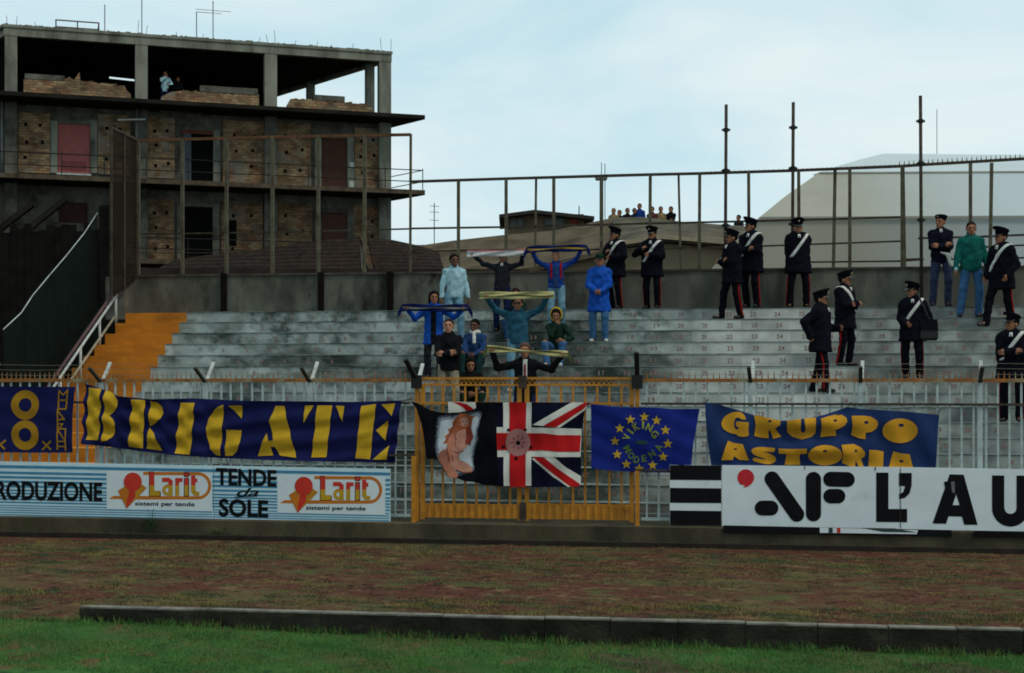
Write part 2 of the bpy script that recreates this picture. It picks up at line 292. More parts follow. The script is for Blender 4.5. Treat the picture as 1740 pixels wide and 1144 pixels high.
den = np.sin(uu * 3.1 + vv * 2) * np.sin(vv * 4.3 - uu) + RS.uniform(-.6, 1.2, n); tu = RS.uniform(-6.3, 5.9, 7000); tv = np.where(RS.rand(7000) < .72, RS.uniform(-.10, -.02, 7000), -.1 - np.abs(RS.normal(0, .8, 7000)))
bare = np.sin(uu * 1.7 + 2) * np.sin(vv * 3.3 + uu * .7) + .35 * np.sin(uu * 6 + vv * 7) + np.clip((-2.6 - uu) * .22, 0, .5); keep = (den > -.2) & (bare < .95 + RS.uniform(-.15, .25, n))
pts = np.array([K(a, b, zg(a, b) - .003)[:] for a, b in zip(uu[keep], vv[keep])]); blades('turf_blades', pts, .012, .04, .008, [g2, g1, g1, g1, g3, g1, g3, g5], 'short green turf blades on the pitch')
tk = (np.sin(tu * 5.1) + np.sin(tu * 13.7 + 1)) > RS.uniform(-1.6, 1.6, 7000)
blades('turf_tufts', np.array([K(a, b, zg(a, b) - .003)[:] for a, b in zip(tu[tk], tv[tk])]), .03, .10, .010, [g2, g1, g3, g1, g5, g4], 'longer grass tufts along the foot of the kerb')
cl_c = [(RS.uniform(-8, 8), RS.normal(4.6, 1.0), RS.uniform(.08, .5)) for _ in range(330)] + [(RS.uniform(-8, 8), RS.uniform(.3, 6.6), RS.uniform(.06, .35)) for _ in range(260)] + [(RS.uniform(KL, 6.5), RS.uniform(.15, 1.2), RS.uniform(.06, .35)) for _ in range(210)] + [(RS.uniform(-7.5, KL), RS.uniform(-.1, 1.3), RS.uniform(.15, .5)) for _ in range(50)]
cl_c = [c for c in cl_c if .1 < c[1] < 6.7 or c[0] < KL]
def ztrk(u, v): return ZT if u > KL or v > 1.6 else .10 + (ZT - .10) * max(0, v + .02) / 1.62
P_ = []
for (cu_, cv_, cr_) in cl_c:
    k_ = int(50 + 760 * cr_); ang = RS.uniform(0, 6.283, k_); rr = cr_ * np.sqrt(RS.uniform(0, 1, k_)) * RS.uniform(.4, 1, k_)
    P_ += [K(cu_ + 1.6 * r_ * math.cos(a_), cv_ + .6 * r_ * math.sin(a_), ztrk(cu_ + 1.6 * r_ * math.cos(a_), cv_ + .6 * r_ * math.sin(a_)) - .004)[:] for a_, r_ in zip(ang, rr) if cv_ + .6 * r_ * math.sin(a_) > .14 or cu_ < KL]
blades('track_weeds', np.array(P_), .006, .03, .009, [g3, g4, g7, g5, g6, g4, g5], 'sparse green and straw weeds on the cinder track')
m_ = 2600; P_ = [S(a, -.46 + .05 * RS.rand(), ZT + .02)[:] for a in np.concatenate([RS.uniform(-9, 7.5, m_), RS.normal(-5.0, .35, 500), RS.normal(-3.6, .3, 300)])]
blades('ledge_weeds', np.array(P_), .02, .09, .008, [g2, g3, g4], 'weeds along the foot of the ledge')
# weed growing at the foot of the striped board
def weed(name, px, label, hgt):
    o = empty(name, S(U(px, -.46), -.46, ZT + .02), TH * -1, label=label, cat='plant'); u0 = U(px, -.46); st = MB(); lf = MB()
    for j in range(7):
        du = RS.uniform(-.09, .09); h = hgt * RS.uniform(.5, 1); p = S(u0 + du * .3, -.46, ZT + .02); q = S(u0 + du * 1.3, -.47 + RS.uniform(-.03, .02), ZT + .02 + h); st.tube(p, q, .004, 5, .002)
        for t in np.linspace(.3, 1, 7):
            c = p.lerp(q, t); a = RS.uniform(0, 6.28); d = Vector((math.cos(a), math.sin(a) * .6, RS.uniform(-.2, .5))) * .055; w = d.cross(Vector((0, 0, 1))).normalized() * .016
            lf.add([c, c + d * .5 + w, c + d, c + d * .5 - w], [(0, 1, 2, 3)])
    st.build('stem', g2, o); lf.build('leaf_cluster', [g1], o)
weed('weed', 258, 'green weed sprouting in front of the left orange logo panel', .42)
weed('weed', 372, 'low green weed at the ledge under the word SOLE', .14)

# ================================================================== terrace
UA = U(213, vk(14)); UR = 12.0
t_ = terr_m.node_tree; N_, L_ = t_.nodes, t_.links; bs = N_['Principled BSDF']     # right of centre the paint is fresher, farther right greyer: patches with blotchy borders
tcn = N_.new('ShaderNodeTexCoord'); sx = N_.new('ShaderNodeSeparateXYZ'); L_.new(tcn.outputs['Object'], sx.inputs[0]); nn_ = N_.new('ShaderNodeTexNoise'); nn_.inputs['Scale'].default_value = .9; nn_.inputs['Detail'].default_value = 7; L_.new(tcn.outputs['Object'], nn_.inputs['Vector'])
xo = N_.new('ShaderNodeMath'); xo.operation = 'MULTIPLY_ADD'; xo.inputs[1].default_value = 3.4; L_.new(nn_.outputs['Fac'], xo.inputs[0]); L_.new(sx.outputs['X'], xo.inputs[2])
for (lo_, hi_, col_) in ((3.2, 4.8, (.70, .71, .655)), (6.6, 7.5, (.33, .365, .335))):
    r_ = N_.new('ShaderNodeMapRange'); r_.interpolation_type = 'SMOOTHSTEP'; r_.inputs['From Min'].default_value = lo_; r_.inputs['From Max'].default_value = hi_; r_.inputs['To Max'].default_value = .88; L_.new(xo.outputs[0], r_.inputs['Value'])
    n5 = N_.new('ShaderNodeTexNoise'); n5.inputs['Scale'].default_value = 2.6; n5.inputs['Detail'].default_value = 9; L_.new(tcn.outputs['Object'], n5.inputs['Vector']); r5 = N_.new('ShaderNodeMapRange'); r5.inputs['From Min'].default_value = .36; r5.inputs['From Max'].default_value = .6; r5.inputs['To Min'].default_value = .42 if lo_ > 5 else .72; L_.new(n5.outputs['Fac'], r5.inputs['Value'])
    c5_ = N_.new('ShaderNodeMix'); c5_.data_type = 'RGBA'; c5_.blend_type = 'MULTIPLY'; c5_.inputs['Factor'].default_value = 1; c5_.inputs['A'].default_value = col_ + (1,); L_.new(r5.outputs['Result'], c5_.inputs['B'])
    src = bs.inputs['Base Color'].links[0].from_socket; m5 = N_.new('ShaderNodeMix'); m5.data_type = 'RGBA'; L_.new(r_.outputs['Result'], m5.inputs['Factor']); L_.new(src, m5.inputs['A']); L_.new(c5_.outputs['Result'], m5.inputs['B']); L_.new(m5.outputs['Result'], bs.inputs['Base Color'])
for m_ in (terr_m, aisle_m):     # cast blocks of slightly different tone
    t_ = m_.node_tree; N_, L_ = t_.nodes, t_.links; bs = N_['Principled BSDF']; src = bs.inputs['Base Color'].links[0].from_socket
    tcn = N_.new('ShaderNodeTexCoord'); sx = N_.new('ShaderNodeSeparateXYZ'); L_.new(tcn.outputs['Object'], sx.inputs[0]); cbn = N_.new('ShaderNodeCombineXYZ')
    for ax, step, off in (('X', .93, .3), ('Z', RISE, .002)):
        ma = N_.new('ShaderNodeMath'); ma.operation = 'MULTIPLY_ADD'; ma.inputs[1].default_value = 1 / step; ma.inputs[2].default_value = off; L_.new(sx.outputs[ax], ma.inputs[0]); fl_ = N_.new('ShaderNodeMath'); fl_.operation = 'FLOOR'; L_.new(ma.outputs[0], fl_.inputs[0]); L_.new(fl_.outputs[0], cbn.inputs[ax])
    wn = N_.new('ShaderNodeTexWhiteNoise'); L_.new(cbn.outputs[0], wn.inputs['Vector']); mr_ = N_.new('ShaderNodeMapRange'); mr_.inputs['To Min'].default_value = .78 if m_ is not aisle_m else .9; mr_.inputs['To Max'].default_value = 1.12; L_.new(wn.outputs['Value'], mr_.inputs['Value'])
    mm_ = N_.new('ShaderNodeMix'); mm_.data_type = 'RGBA'; mm_.blend_type = 'MULTIPLY'; mm_.inputs['Factor'].default_value = 1; L_.new(src, mm_.inputs['A']); L_.new(mr_.outputs['Result'], mm_.inputs['B']); L_.new(mm_.outputs['Result'], bs.inputs['Base Color'])
terrace = empty('terrace', S(0, VF, ZL), -TH, label='stepped concrete terrace with faded red seat numbers and an orange painted aisle', cat='terrace')
DIG = {d: text_tris(d, .02) for d in '0123456789'}
for k in range(NR):
    ub = U(317 - 12.2 * (14 - k), vk(k)); uw0 = U(1150 + RS.uniform(-70, 50), vk(k)); uw1 = U(1345 - 4 * (14 - k) + RS.uniform(-45, 45), vk(k)); d = .55 if k < 14 else WV - vk(14) + .3
    mb = MB(); z1 = zk(k); z0 = z1 - RISE - .2; j = RS.uniform(-.012, .012)
    uleft = UA if k > 3 else UA - 3
    segs = [(uleft, ub, 0, 4), (ub, UR, 1, 3)]
    # one continuous step: risers and treads painted section by section
    for a, b, mr, mt in segs:
        if b <= a: continue
        mb.add([S(a, vk(k), z0), S(b, vk(k), z0), S(b, vk(k), z1), S(a, vk(k), z1)], [(0, 1, 2, 3)], mr)
        mb.add([S(a, vk(k), z1), S(b, vk(k), z1), S(b, vk(k) + d, z1), S(a, vk(k) + d, z1)], [(0, 1, 2, 3)], mt)
    mb.add([S(uleft, vk(k), z0), S(uleft, vk(k) + d, z0), S(uleft, vk(k) + d, z1), S(uleft, vk(k), z1)], [(0, 1, 2, 3)], 0)
    mb.add([S(UR, vk(k), z0), S(UR, vk(k) + d, z0), S(UR, vk(k) + d, z1), S(UR, vk(k), z1)], [(0, 1, 2, 3)], 1)
    # thin worn nosing along the edge
    mb.box(S, ub + .01, UR - .01, vk(k) - .012, vk(k) + .05, z1 + .002, z1 + .014, 3)
    st = mb.build('step', [aisle_m, terr_m, terr_w, tread_m, aisle_m, terr_r], terrace)
    nb = MB(); u21 = U(1199, vk(k)) + RS.uniform(-.02, .02)
    for nn in range(1, 37):
        u = u21 + (nn - 21) * .475
        if u < ub + .1: continue
        s_ = str(nn); w = .05 + .0; hh = .085; x = u - len(s_) * .031
        for ch in s_:
            V, Fs = DIG[ch]; ww = .022 if ch == '1' else w
            nb.add([S(x + ww * q[0], vk(k) - .004, z1 - .155 + hh * q[1]) for q in V], Fs); x += .062
    if nb.v: nb.build('seat_numbers', num_m, st)
# ---- wall and its steel
UWL = U(196, WV)
back_wall = empty('retaining_wall', S(0, WV, zk(14)), -TH, label='low dark concrete wall along the top of the terrace', cat='wall')
mb = MB(); zw0 = UZ(240, 471, WV)[1]; zw1 = UZ(1500, 458, WV)[1]; uw0_ = U(240, WV); uw1_ = U(1500, WV)
def zw(u): return zw0 + (zw1 - zw0) * (u - uw0_) / (uw1_ - uw0_)
nseg = 22; us = [UWL + (UR - UWL) * i / nseg for i in range(nseg + 1)]
for a, b in zip(us[:-1], us[1:]):
    ja = RS.uniform(-.006, .006)
    mb.hexa([S(a, WV + ja, 3.4), S(b, WV + ja, 3.4), S(b, WV + .25, 3.4), S(a, WV + .25, 3.4), S(a, WV + ja, zw(a)), S(b, WV + ja, zw(b)), S(b, WV + .25, zw(b)), S(a, WV + .25, zw(a))])
mb.build('wall_body', conc_wall, back_wall)
mb = MB(); mb.hexa([S(UWL + .1, WV - .03, zw(UWL) + .003), S(UR, WV - .03, zw(UR) + .003), S(UR, WV + .27, zw(UR) + .003), S(UWL + .1, WV + .27, zw(UWL) + .003), S(UWL + .1, WV - .03, zw(UWL) + .05), S(UR, WV - .03, zw(UR) + .05), S(UR, WV + .27, zw(UR) + .05), S(UWL + .1, WV + .27, zw(UWL) + .05)])
mb.build('coping', mat('coping', (.07, .06, .045), .95, .4, 4, .1), back_wall)
for px in (380, 545, 663): 
    mb = MB(); u = U(px, WV - .06); mb.box(S, u - .06, u + .06, WV - .09, WV - .012, zk(14), zw(u) + .06); mb.build('steel_post', mat('wall_post_steel', (.009, .007, .006), .9, .3, 5, .05), back_wall)
mb = MB(); pl = [S(U(p[0], WV - .35), WV - .35 - q, 0) for p, q in ()]
mb.box(S, UWL - .02, UWL + .42, WV - .45, WV - .012, zk(14) - .12, zw(UWL) - .02); mb.build('end_pier', mat('pier_concrete', (.13, .125, .10), .95, .3, 3, .1, stain=[((.05, .045, .035), .5, .7, 2)]), back_wall)

# ---- upper fence: posts, rails, spikes (steel, on the wall)
def upost(px, ytop, ybot, v, w, parent, name='post', m=None, lean=0):
    u1, z1 = UZ(px + lean, ytop, v); u0, z0 = UZ(px, ybot, v); mb = MB(); mb.bar(S(u0, v, z0), S(u1, v, z1), w, w * .8, (CT, -ST, 0)); return mb.build(name, m or olive_steel, parent)
def urail(p, v, r, parent, name='rail', m=None):
    pts = []
    for px, py in p: u, z = UZ(px, py, v); pts.append(S(u, v, z))
    mb = MB()
    for a, b in zip(pts[:-1], pts[1:]): mb.bar(a, b, r * 2, r * 1.6)
    return mb.build(name, m or rust_dark, parent)
FV = WV + .12
hi_fence = empty('steel_fence', S(U(466, FV), FV, zw(U(466, FV))), -TH, label='taller olive steel fence panel on the wall before the unfinished building', cat='fence')
for px, yt in ((235, 239), (310, 236), (385, 234), (463, 232), (541, 231), (619, 230), (697, 228)):
    upost(px, yt, 474 - (px - 240) * .009 - 4, FV, .07 if px < 690 else .05, hi_fence, lean=1 if px > 600 else 0)
urail([(233, 239), (466, 233), (698, 229)], FV + .01, .03, hi_fence, 'top_rail', mat('red_rust', (.12, .055, .025), .85, .4, 6))
urail([(233, 398), (466, 395), (698, 389)], FV + .06, .017, hi_fence, 'mid_rail')
urail([(233, 430), (698, 428)], FV + .06, .008, hi_fence, 'wire')
urail([(697, 310), (697.5, 292)], FV + .06, .02, hi_fence, 'stub')
lo_fence = empty('steel_fence', S(U(1200, FV), FV, zw(U(1200, FV))), -TH, label='long rusty steel fence on the wall, from behind the fans to the right edge', cat='fence')
for px, yt, ln in ((779, 308, 0), (860, 304, 0), (909, 303, 2), (941, 303, 0), (1022, 300, 0), (1104, 297, 1), (1157, 295, -4), (1188, 295, 1), (1273, 291, -1), (1358, 289, -1), (1416, 287, 3), (1444, 286, 0), (1533, 282, 0), (1538, 282, -3), (1649, 278, 0), (1682, 277, 3)):
    yb = 466 - (px - 870) * .011 + 6
    upost(px, yt, yb, FV + (.0 if px not in (909, 1157, 1416) else .08), .064 if px not in (909, 1157, 1538) else .046, lo_fence, lean=ln)
urail([(698, 309), (870, 303.5), (1100, 297), (1190, 295), (1350, 290), (1533, 282.5), (1570, 280), (1740, 270), (1800, 267)], FV, .028, lo_fence, 'top_rail')
urail([(698, 388.5), (860, 386), (1060, 381), (1300, 375.5), (1531, 369)], FV + .06, .02, lo_fence, 'mid_rail')
urail([(698, 428), (820, 425), (1050, 424), (1290, 418.5), (1531, 410)], FV + .06, .017, lo_fence, 'mid_rail')
urail([(1340, 446), (1531, 444), (1570, 441)], FV + .06, .017, lo_fence, 'mid_rail')
urail([(1540, 441), (1566, 440)], FV + .06, .017, lo_fence, 'mid_rail')
urail([(1560, 405), (1650, 403), (1800, 397)], FV + .06, .02, lo_fence, 'mid_rail')
urail([(1650, 421), (1800, 414)], FV + .06, .017, lo_fence, 'mid_rail')
urail([(1600, 441), (1800, 437)], FV + .06, .017, lo_fence, 'mid_rail')
mb = MB()
for i in range(70):
    px = 1200 + i * 8.2; big = px > 1525
    y = np.interp(px, [870, 1100, 1190, 1350, 1533, 1570, 1740, 1800], [303.5, 297, 295, 290, 282.5, 280, 270, 267]); u, z = UZ(px, y, FV); h = .11 if big else .045
    mb.tube(S(u, FV, z), S(u + RS.uniform(-.01, .01), FV, z + h), .016 if big else .012, 5, .003)
mb.build('spikes', rust_dark, lo_fence)
for px, yt, yb, lean, lab in ((1232, 178, 528, 2, 'tall thin steel pole left of the two, rising behind the pair of officers'), (1346, 174, 470, 2, 'tall thin steel pole rising behind the officer who faces the pitch'), (1566, 163, 525, -2, 'tallest thin steel pole, left of the officer with folded arms')):
    v = WV - .12; u0, z0 = UZ(px, yb, v); u1, z1 = UZ(px + lean, yt, v); z0 = min(z0, zk(14) + .0); o = empty('scaffold_pole', S(u0, v, zk(14)), -TH, label=lab, cat='pole', group='scaffold poles standing at the wall'); p = S(u0, v, zk(14)); q = S(u1, v, z1)
    mb = MB(); mb.tube(p, q, .034, 10); mb.build('tube', rust_dark, o, True)
    for y in ([221, 290, 383] if px < 1300 else [217, 286, 381] if px < 1400 else [206, 278, 374]):
        z = UZ(px, y, v)[1]; c = p.lerp(q, (z - p.z) / (q.z - p.z)); mb = MB(); mb.tube(c - Vector((0, 0, .035)), c + Vector((0, 0, .035)), .055, 10); mb.box(lambda a, b, d: c + Vector((a, b, d)), -.085, .085, -.02, .02, -.02, .02); mb.build('coupler', black_steel, o)

# ================================================================== front railing and gate (v = 0)
def zpx(px, py, v=0): return UZ(px, py, v)[1]
ZTR, ZMR = zpx(880, 646.5), zpx(880, 685.5)
def fence(name, u0, u1, posts, barsp, label, gridpx):
    o = empty(name, S((u0 + u1) / 2, 0, ZL), -TH, label=label, cat='fence')
    mb = MB(); mb.box(S, u0, u1, -.028, .028, ZTR - .026, ZTR + .026); mb.build('top_rail', rust_rail, o)
    mb = MB(); mb.box(S, u0, u1, -.052, -.024, ZMR - .016, ZMR + .016); mb.build('mid_rail', rust_dark, o)
    mb = MB(); mb.box(S, u0, u1, -.02, .02, ZL + .06, ZL + .10); mb.build('bottom_rail', bar_m, o)
    edges = [u0] + posts + [u1]
    for a, b in zip(edges[:-1], edges[1:]):
        if b - a < .15: continue
        n = max(1, round((b - a) / barsp)); mb = MB(); sp = MB()
        for i in range(n):
            u = a + (b - a) * (i + .5) / n + RS.uniform(-.006, .006); t = RS.uniform(-.008, .008); w = .0175 if RS.rand() > .1 else .022
            mb.bar(S(u, 0, ZL + .05), S(u + t, 0, ZTR - .03), w * 1.55, .018, (CT, -ST, 0))
            for du in (0, .5): 
                uu_ = u + du * (b - a) / n
                if uu_ < b: sp.tube(S(uu_, 0, ZTR + .02), S(uu_ + RS.uniform(-.006, .006), 0, ZTR + .02 + RS.uniform(.09, .12)), .011, 5, .003)
        mb.build('bar_panel', bar_m, o); sp.build('spikes', rust_rail, o)
    for u in posts:
        mb = MB(); mb.box(S, u - .035, u + .035, -.03, .04, ZL, ZTR - .03); p = mb.build('post', bar_m, o)
        mb = MB(); mb.bar(S(u, -.03, ZTR - .02), S(u - .03, -.36, ZTR + .19), .055, .03, (CT, -ST, 0)); mb.build('bracket_arm', mat('bracket_dark', (.05, .048, .035), .8), p)
        mb = MB(); mb.bar(S(u + .02, .0, ZTR - .02), S(u + .05, .22, ZTR + .28), .05, .03, (CT, -ST, 0)); mb.build('bracket_arm', white_paint, p)
    mb = MB(); ps = [(u, -.36) for u in posts]
    for t_, (vv_, zz_) in enumerate(((-.34, .17), (-.2, .09), (.2, .25))):
        L_ = [u0] + posts + [u1]
        for a, b in zip(L_[:-1], L_[1:]):
            m_ = (a + b) / 2; mb.tube(S(a, vv_, ZTR + zz_), S(m_, vv_, ZTR + zz_ - .015), .0035, 4); mb.tube(S(m_, vv_, ZTR + zz_ - .015), S(b, vv_, ZTR + zz_), .0035, 4)
    mb.build('barbed_wire', mat('wire', (.25, .22, .17), .7), o)
    g0, g1_ = U(gridpx[0], .04), U(gridpx[1], .04); mb = MB()
    for z in [zpx(880, y) for y in (720, 741, 762, 784, 806, 829, 850, 870)]: mb.tube(S(g0, .04, z), S(g1_, .04, z), .006, 5)
    mb.build('wire_grid', bar_m, o)
    return o
G0, G1 = U(703, 0), U(1086, 0)
fl = fence('railing_fence', U(-60, 0), G0 - .05, [U(p, 0) for p in (-20, 172, 349, 527)], .161, 'grey barred railing with rusty spiked rail left of the amber gate', (655, 703))
fr = fence('railing_fence', G1 + .03, U(1860, 0), [U(p, 0) for p in (1275, 1462, 1665, 1850)], .168, 'grey barred railing with rusty spiked rail right of the amber gate', (1086, 1145))
tag(fl, group='barred railings in front of the terrace'); tag(fr, group='barred railings in front of the terrace')
gate = empty('gate', S((G0 + G1) / 2, 0, ZL), -TH, label='amber double gate with tall bars and solid kick panels', cat='gate')
zt0, zt1 = zpx(890, 656), zpx(890, 641)
for px in (709, 1083):
    u = U(px, 0); mb = MB(); mb.box(S, u - .03, u + .03, -.035, .035, ZL, zt1 + .01); p = mb.build('gate_post', amber, gate)
    mb = MB(); top = S(u - .11, -.30, zt1 + .26) if px < 900 else S(u, -.2, zt1 + .36); mb.bar(S(u, 0, zt1 - .06), top, .07, .04, (CT, -ST, 0)); mb.box(S, u - .08, u + .08, -.075, -.045, zt1 - .17, zt1 + .03); mb.build('bracket_arm', black_steel, p)
    if px < 900:
        mb = MB(); mb.bar(S(u + .02, 0.05, zt1), S(u + .03, .25, zt1 + .2), .05, .03, (CT, -ST, 0)); mb.build('bracket_arm', white_paint, p)
for a, b in ((715, 886), (892, 1077)):
    ua, ub_ = U(a, 0), U(b, 0); mb = MB()
    mb.box(S, ua, ub_, -.02, .02, zt1 - .035, zt1); mb.box(S, ua, ub_, -.02, .02, zt0, zt0 + .03)
    for i in range(22):   # lattice between the twin rails
        u = ua + (ub_ - ua) * i / 22; w = (ub_ - ua) / 22; mb.bar(S(u, 0, zt0 + .03), S(u + w / 2, 0, zt1 - .03), .014, .012, (0, 1, 0)); mb.bar(S(u + w / 2, 0, zt1 - .03), S(u + w, 0, zt0 + .03), .014, .012, (0, 1, 0))
    for u in (ua + .03, ub_ - .03): mb.box(S, u - .032, u + .032, -.025, .025, ZL + .03, zt0)
    mb.box(S, ua, ub_, -.045, -.021, ZMR - .018, ZMR + .018)
    leaf = mb.build('gate_leaf', amber, gate)
    mb = MB(); n = 8
    for i in range(1, n + 1):
        u = ua + (ub_ - ua) * i / (n + 1); mb.box(S, u - .015, u + .015, -.012, .012, ZL + .05, zt0 - .004)
    mb.build('bar_panel', amber, leaf)
    mb = MB(); zp = zpx((a + b) / 2, 856); m = 26
    for i in range(m):   # ribbed kick plate
        u = ua + .065 + (ub_ - ua - .13) * i / m; w = (ub_ - ua - .13) / m; dv = -.034 if i % 2 else -.016
        mb.box(S, u, u + w, dv - .008, dv, ZL + .06, zp)
    mb.build('kick_panel', amber, leaf)
mb = MB(); u = U(889, 0); mb.box(S, u - .05, u + .05, -.055, -.03, ZL + .05, ZL + .30); mb.box(S, u - .06, u + .06, -.06, -.03, zt1 - .16, zt1 + .02); mb.build('latch', rust_dark, gate)
for px, y0, lab in ((703, 775, 'short amber post at the left foot of the gate'), (1083, 800, 'short amber post at the right foot of the gate, paint worn white below')):
    u = U(px, -.2); o = empty('short_post', S(u, -.2, ZL), -TH, label=lab, cat='post'); mb = MB(); mb.box(S, u - .03, u + .03, -.23, -.17, ZL, zpx(px, y0, -.2)); mb.build('stake', amber, o); mb = MB(); zz = zpx(px, y0 - 1, -.2)
    mb.bar(S(U(660 if px < 900 else 1078, -.2), -.2, zz), S(U(705 if px < 900 else 1140, -.2), -.2, zz), .03, .03); mb.build('cross_rod', rust_dark, o)

# ================================================================== advertising boards
board_white = mat('board_white', (.76, .83, .86), .45, .06, 3, .4, stain=[((.45, .47, .44), .60, .80, 1.4)])
board_pale = mat('board_pale_blue', (.58, .78, .84), .45, .06, 3, .4)
board_blue = mat('board_stripe_blue', (.05, .235, .40), .45, .12, 6, .4)
letter_black = mat('letter_black', (.006, .006, .007), .75, .3, 4, .12)
logo_red = mat('logo_red', (.60, .035, .018), .5, .08, 4); logo_orange = mat('logo_orange', (.56, .17, .012), .5, .1, 4); logo_yellow = mat('logo_yellow', (.52, .30, .012), .5, .1, 4)
BV = -.17
def board_box(mb, x0, x1, yt0, yt1, yb0, yb1, v=BV, th=.03, m=0):
    pts = [UZ(x0, yb0, v), UZ(x1, yb1, v), UZ(x1, yt1, v), UZ(x0, yt0, v)]
    mb.hexa([S(pts[0][0], v, pts[0][1]), S(pts[1][0], v, pts[1][1]), S(pts[1][0], v + th, pts[1][1]), S(pts[0][0], v + th, pts[0][1]), S(pts[3][0], v, pts[3][1]), S(pts[2][0], v, pts[2][1]), S(pts[2][0], v + th, pts[2][1]), S(pts[3][0], v + th, pts[3][1])], m)
def lt(x): return 784.5 + x * .0192        # top and bottom edge of the left board in the photograph
def lb(x): return 878.5 + x * .0222
lboard = empty('advertising_board', S(U(330, BV), BV, ZL), -TH, label='long pale blue striped advertising board with black lettering and two orange logos', cat='sign')
mb = MB(); board_box(mb, -70, 362, lt(-70), lt(362), lb(-70), lb(362)); board_box(mb, 363.5, 663, lt(363.5), lt(663), lb(363.5), lb(663)); mb.build('panel', board_pale, lboard)
def lmap(x, f): return lt(x) + (lb(x) - lt(x)) * f     # f = fraction down the board
st = MB(); stripes = [(.062, .115)] + [(.175 + .082 * i, .175 + .082 * i + .044 - .002 * i) for i in range(4)] + [(.50 + .054 * i, .50 + .054 * i + .027) for i in range(5)] + [(.78 + .042 * i, .78 + .042 * i + .017) for i in range(5)]
for i, (f0, f1) in enumerate(stripes):
    for a, b in (((-70, 663),) if i == 0 else ((-70, 181), (361, 471), (655, 663)) if i < 10 else ((-70, 361), (364, 662))):
        n_ = max(1, int((b - a) / 60)); xs = np.linspace(a, b, n_ + 1)
        decal(st, [[(x, lmap(x, f0)) for x in xs] + [(x, lmap(x, f1)) for x in xs[::-1]]], BV, .003)
st.build('stripes', board_blue, lboard)
for a, b in ((181.5, 360.5), (471.5, 654.5)): decal(MB_ := MB(), [[(a, lmap(a, .122)), (b, lmap(b, .122)), (b, lmap(b, .815)), (a, lmap(a, .815))]], BV, .0035).build('logo_panel', mat('logo_panel_white', (.70, .79, .82), .45, .05, 3), lboard)
tx = MB()
decal(tx, [text_bm('PRODUZIONE', -23, lmap(-23, .345), 174, lmap(-36, .70) , y0r=lmap(174, .335), y1r=lmap(174, .69), offset=.035)], BV, .006)
decal(tx, [text_bm('TENDE', 367, 795, 470, 824.5, y0r=799, y1r=827.5, offset=.035), text_bm('SOLE', 372, 847, 456, 878, y0r=850, y1r=880, offset=.035), text_bm('da', 402, 829, 440, 844, offset=.012, shear=.35), [stroke([(399, 845), (412, 844), (438, 843)], 1.6)]], BV, .006)
tx.build('lettering', letter_black, lboard)
for ox, oy, lab in ((0, 0, 'left'), (290.5, 7.2, 'right')):
    q = lambda x, y: (170 + x / 8.7 + ox, 780 + y / 8.7 + oy)
    m = MB()
    loop = [(640, 190)] + [(1480, 195)] + arc(1450, 397, 195, 202, 85, -85, 16) + [(560, 600), (130, 590), (200, 545), (1450, 552)] + arc(1450, 397, 150, 155, -85, 85, 16) + [(640, 237)]
    decal(m, [[q(*p) for p in loop]], BV, .005, m=0)
    decal(m, [[q(*p) for p in [(265, 470), (365, 405), (620, 375), (695, 428), (395, 735)]]], BV, .007, m=2)
    decal(m, [[q(*p) for p in [(435, 470), (520, 470), (525, 560), (395, 732), (395, 640)]]], BV, .009, m=1); decal(m, [[q(*p) for p in [(265, 470), (330, 430), (430, 480), (410, 600), (395, 735)]]], BV, .008, m=0)
    decal(m, [[q(*p) for p in ring(487, 338, 133, 138)]], BV, .011, m=1)
    # rounded word: upper half red, lower half yellow, thin dark outline behind
    W = [[[(735, 195), (805, 195), (805, 470), (890, 470), (890, 545), (735, 545)]],
         [stroke([(920, 308), (1010, 308), (1045, 335), (1045, 545)], 62)], [ring(1000, 460, 78, 82, 24), ring(1000, 460, 32, 34, 16)],
         [stroke([(1143, 545), (1143, 310), (1222, 310)], 58)], [[(1252, 290), (1308, 290), (1308, 545), (1252, 545)]], [ring(1282, 230, 34, 28, 16)],
         [stroke([(1380, 245), (1380, 470), (1410, 512), (1470, 515)], 62)], [[(1405, 290), (1440, 290), (1440, 345), (1405, 345)]]]
    for j, loops in enumerate(W):
        o_ = .0062 + .0002 * j
        big = [[(lambda c, p: (c[0] + (p[0] - c[0]) * 1.0 + (10 if p[0] > c[0] else -10), c[1] + (p[1] - c[1]) + (10 if p[1] > c[1] else -10)))((sum(t[0] for t in lp) / len(lp), sum(t[1] for t in lp) / len(lp)), p) for p in lp] for lp in loops[:1]]
        decal(m, [[[q(*p) for p in lp] for lp in big]] if j in (0, 4, 5) else [], BV, o_ - .0006, m=4)
        for half in (0, 1):
            bm = tess([[q(*p) for p in lp] for lp in loops]); ysp = 780 + 390 / 8.7 + oy
            bmesh.ops.bisect_plane(bm, geom=bm.verts[:] + bm.edges[:] + bm.faces[:], plane_co=(0, ysp, 0), plane_no=(0, 1, 0), clear_outer=half == 0, clear_inner=half == 1)
            if len(bm.faces): decal(m, [bm], BV, o_ + .0012, m=1 if half == 0 else 3)
    x0, y0 = q(520, 625); x1, y1 = q(1400, 705); decal(m, [text_bm('sistemi per tende', x0, y0, x1, y1, y0r=y0 + 1.5, y1r=y1 + 1.5, offset=.02)], BV, .0075, m=4)
    m.build('logo', [logo_orange, logo_red, mat('logo_amber', (.50, .22, .012), .5), logo_yellow, letter_black], lboard)
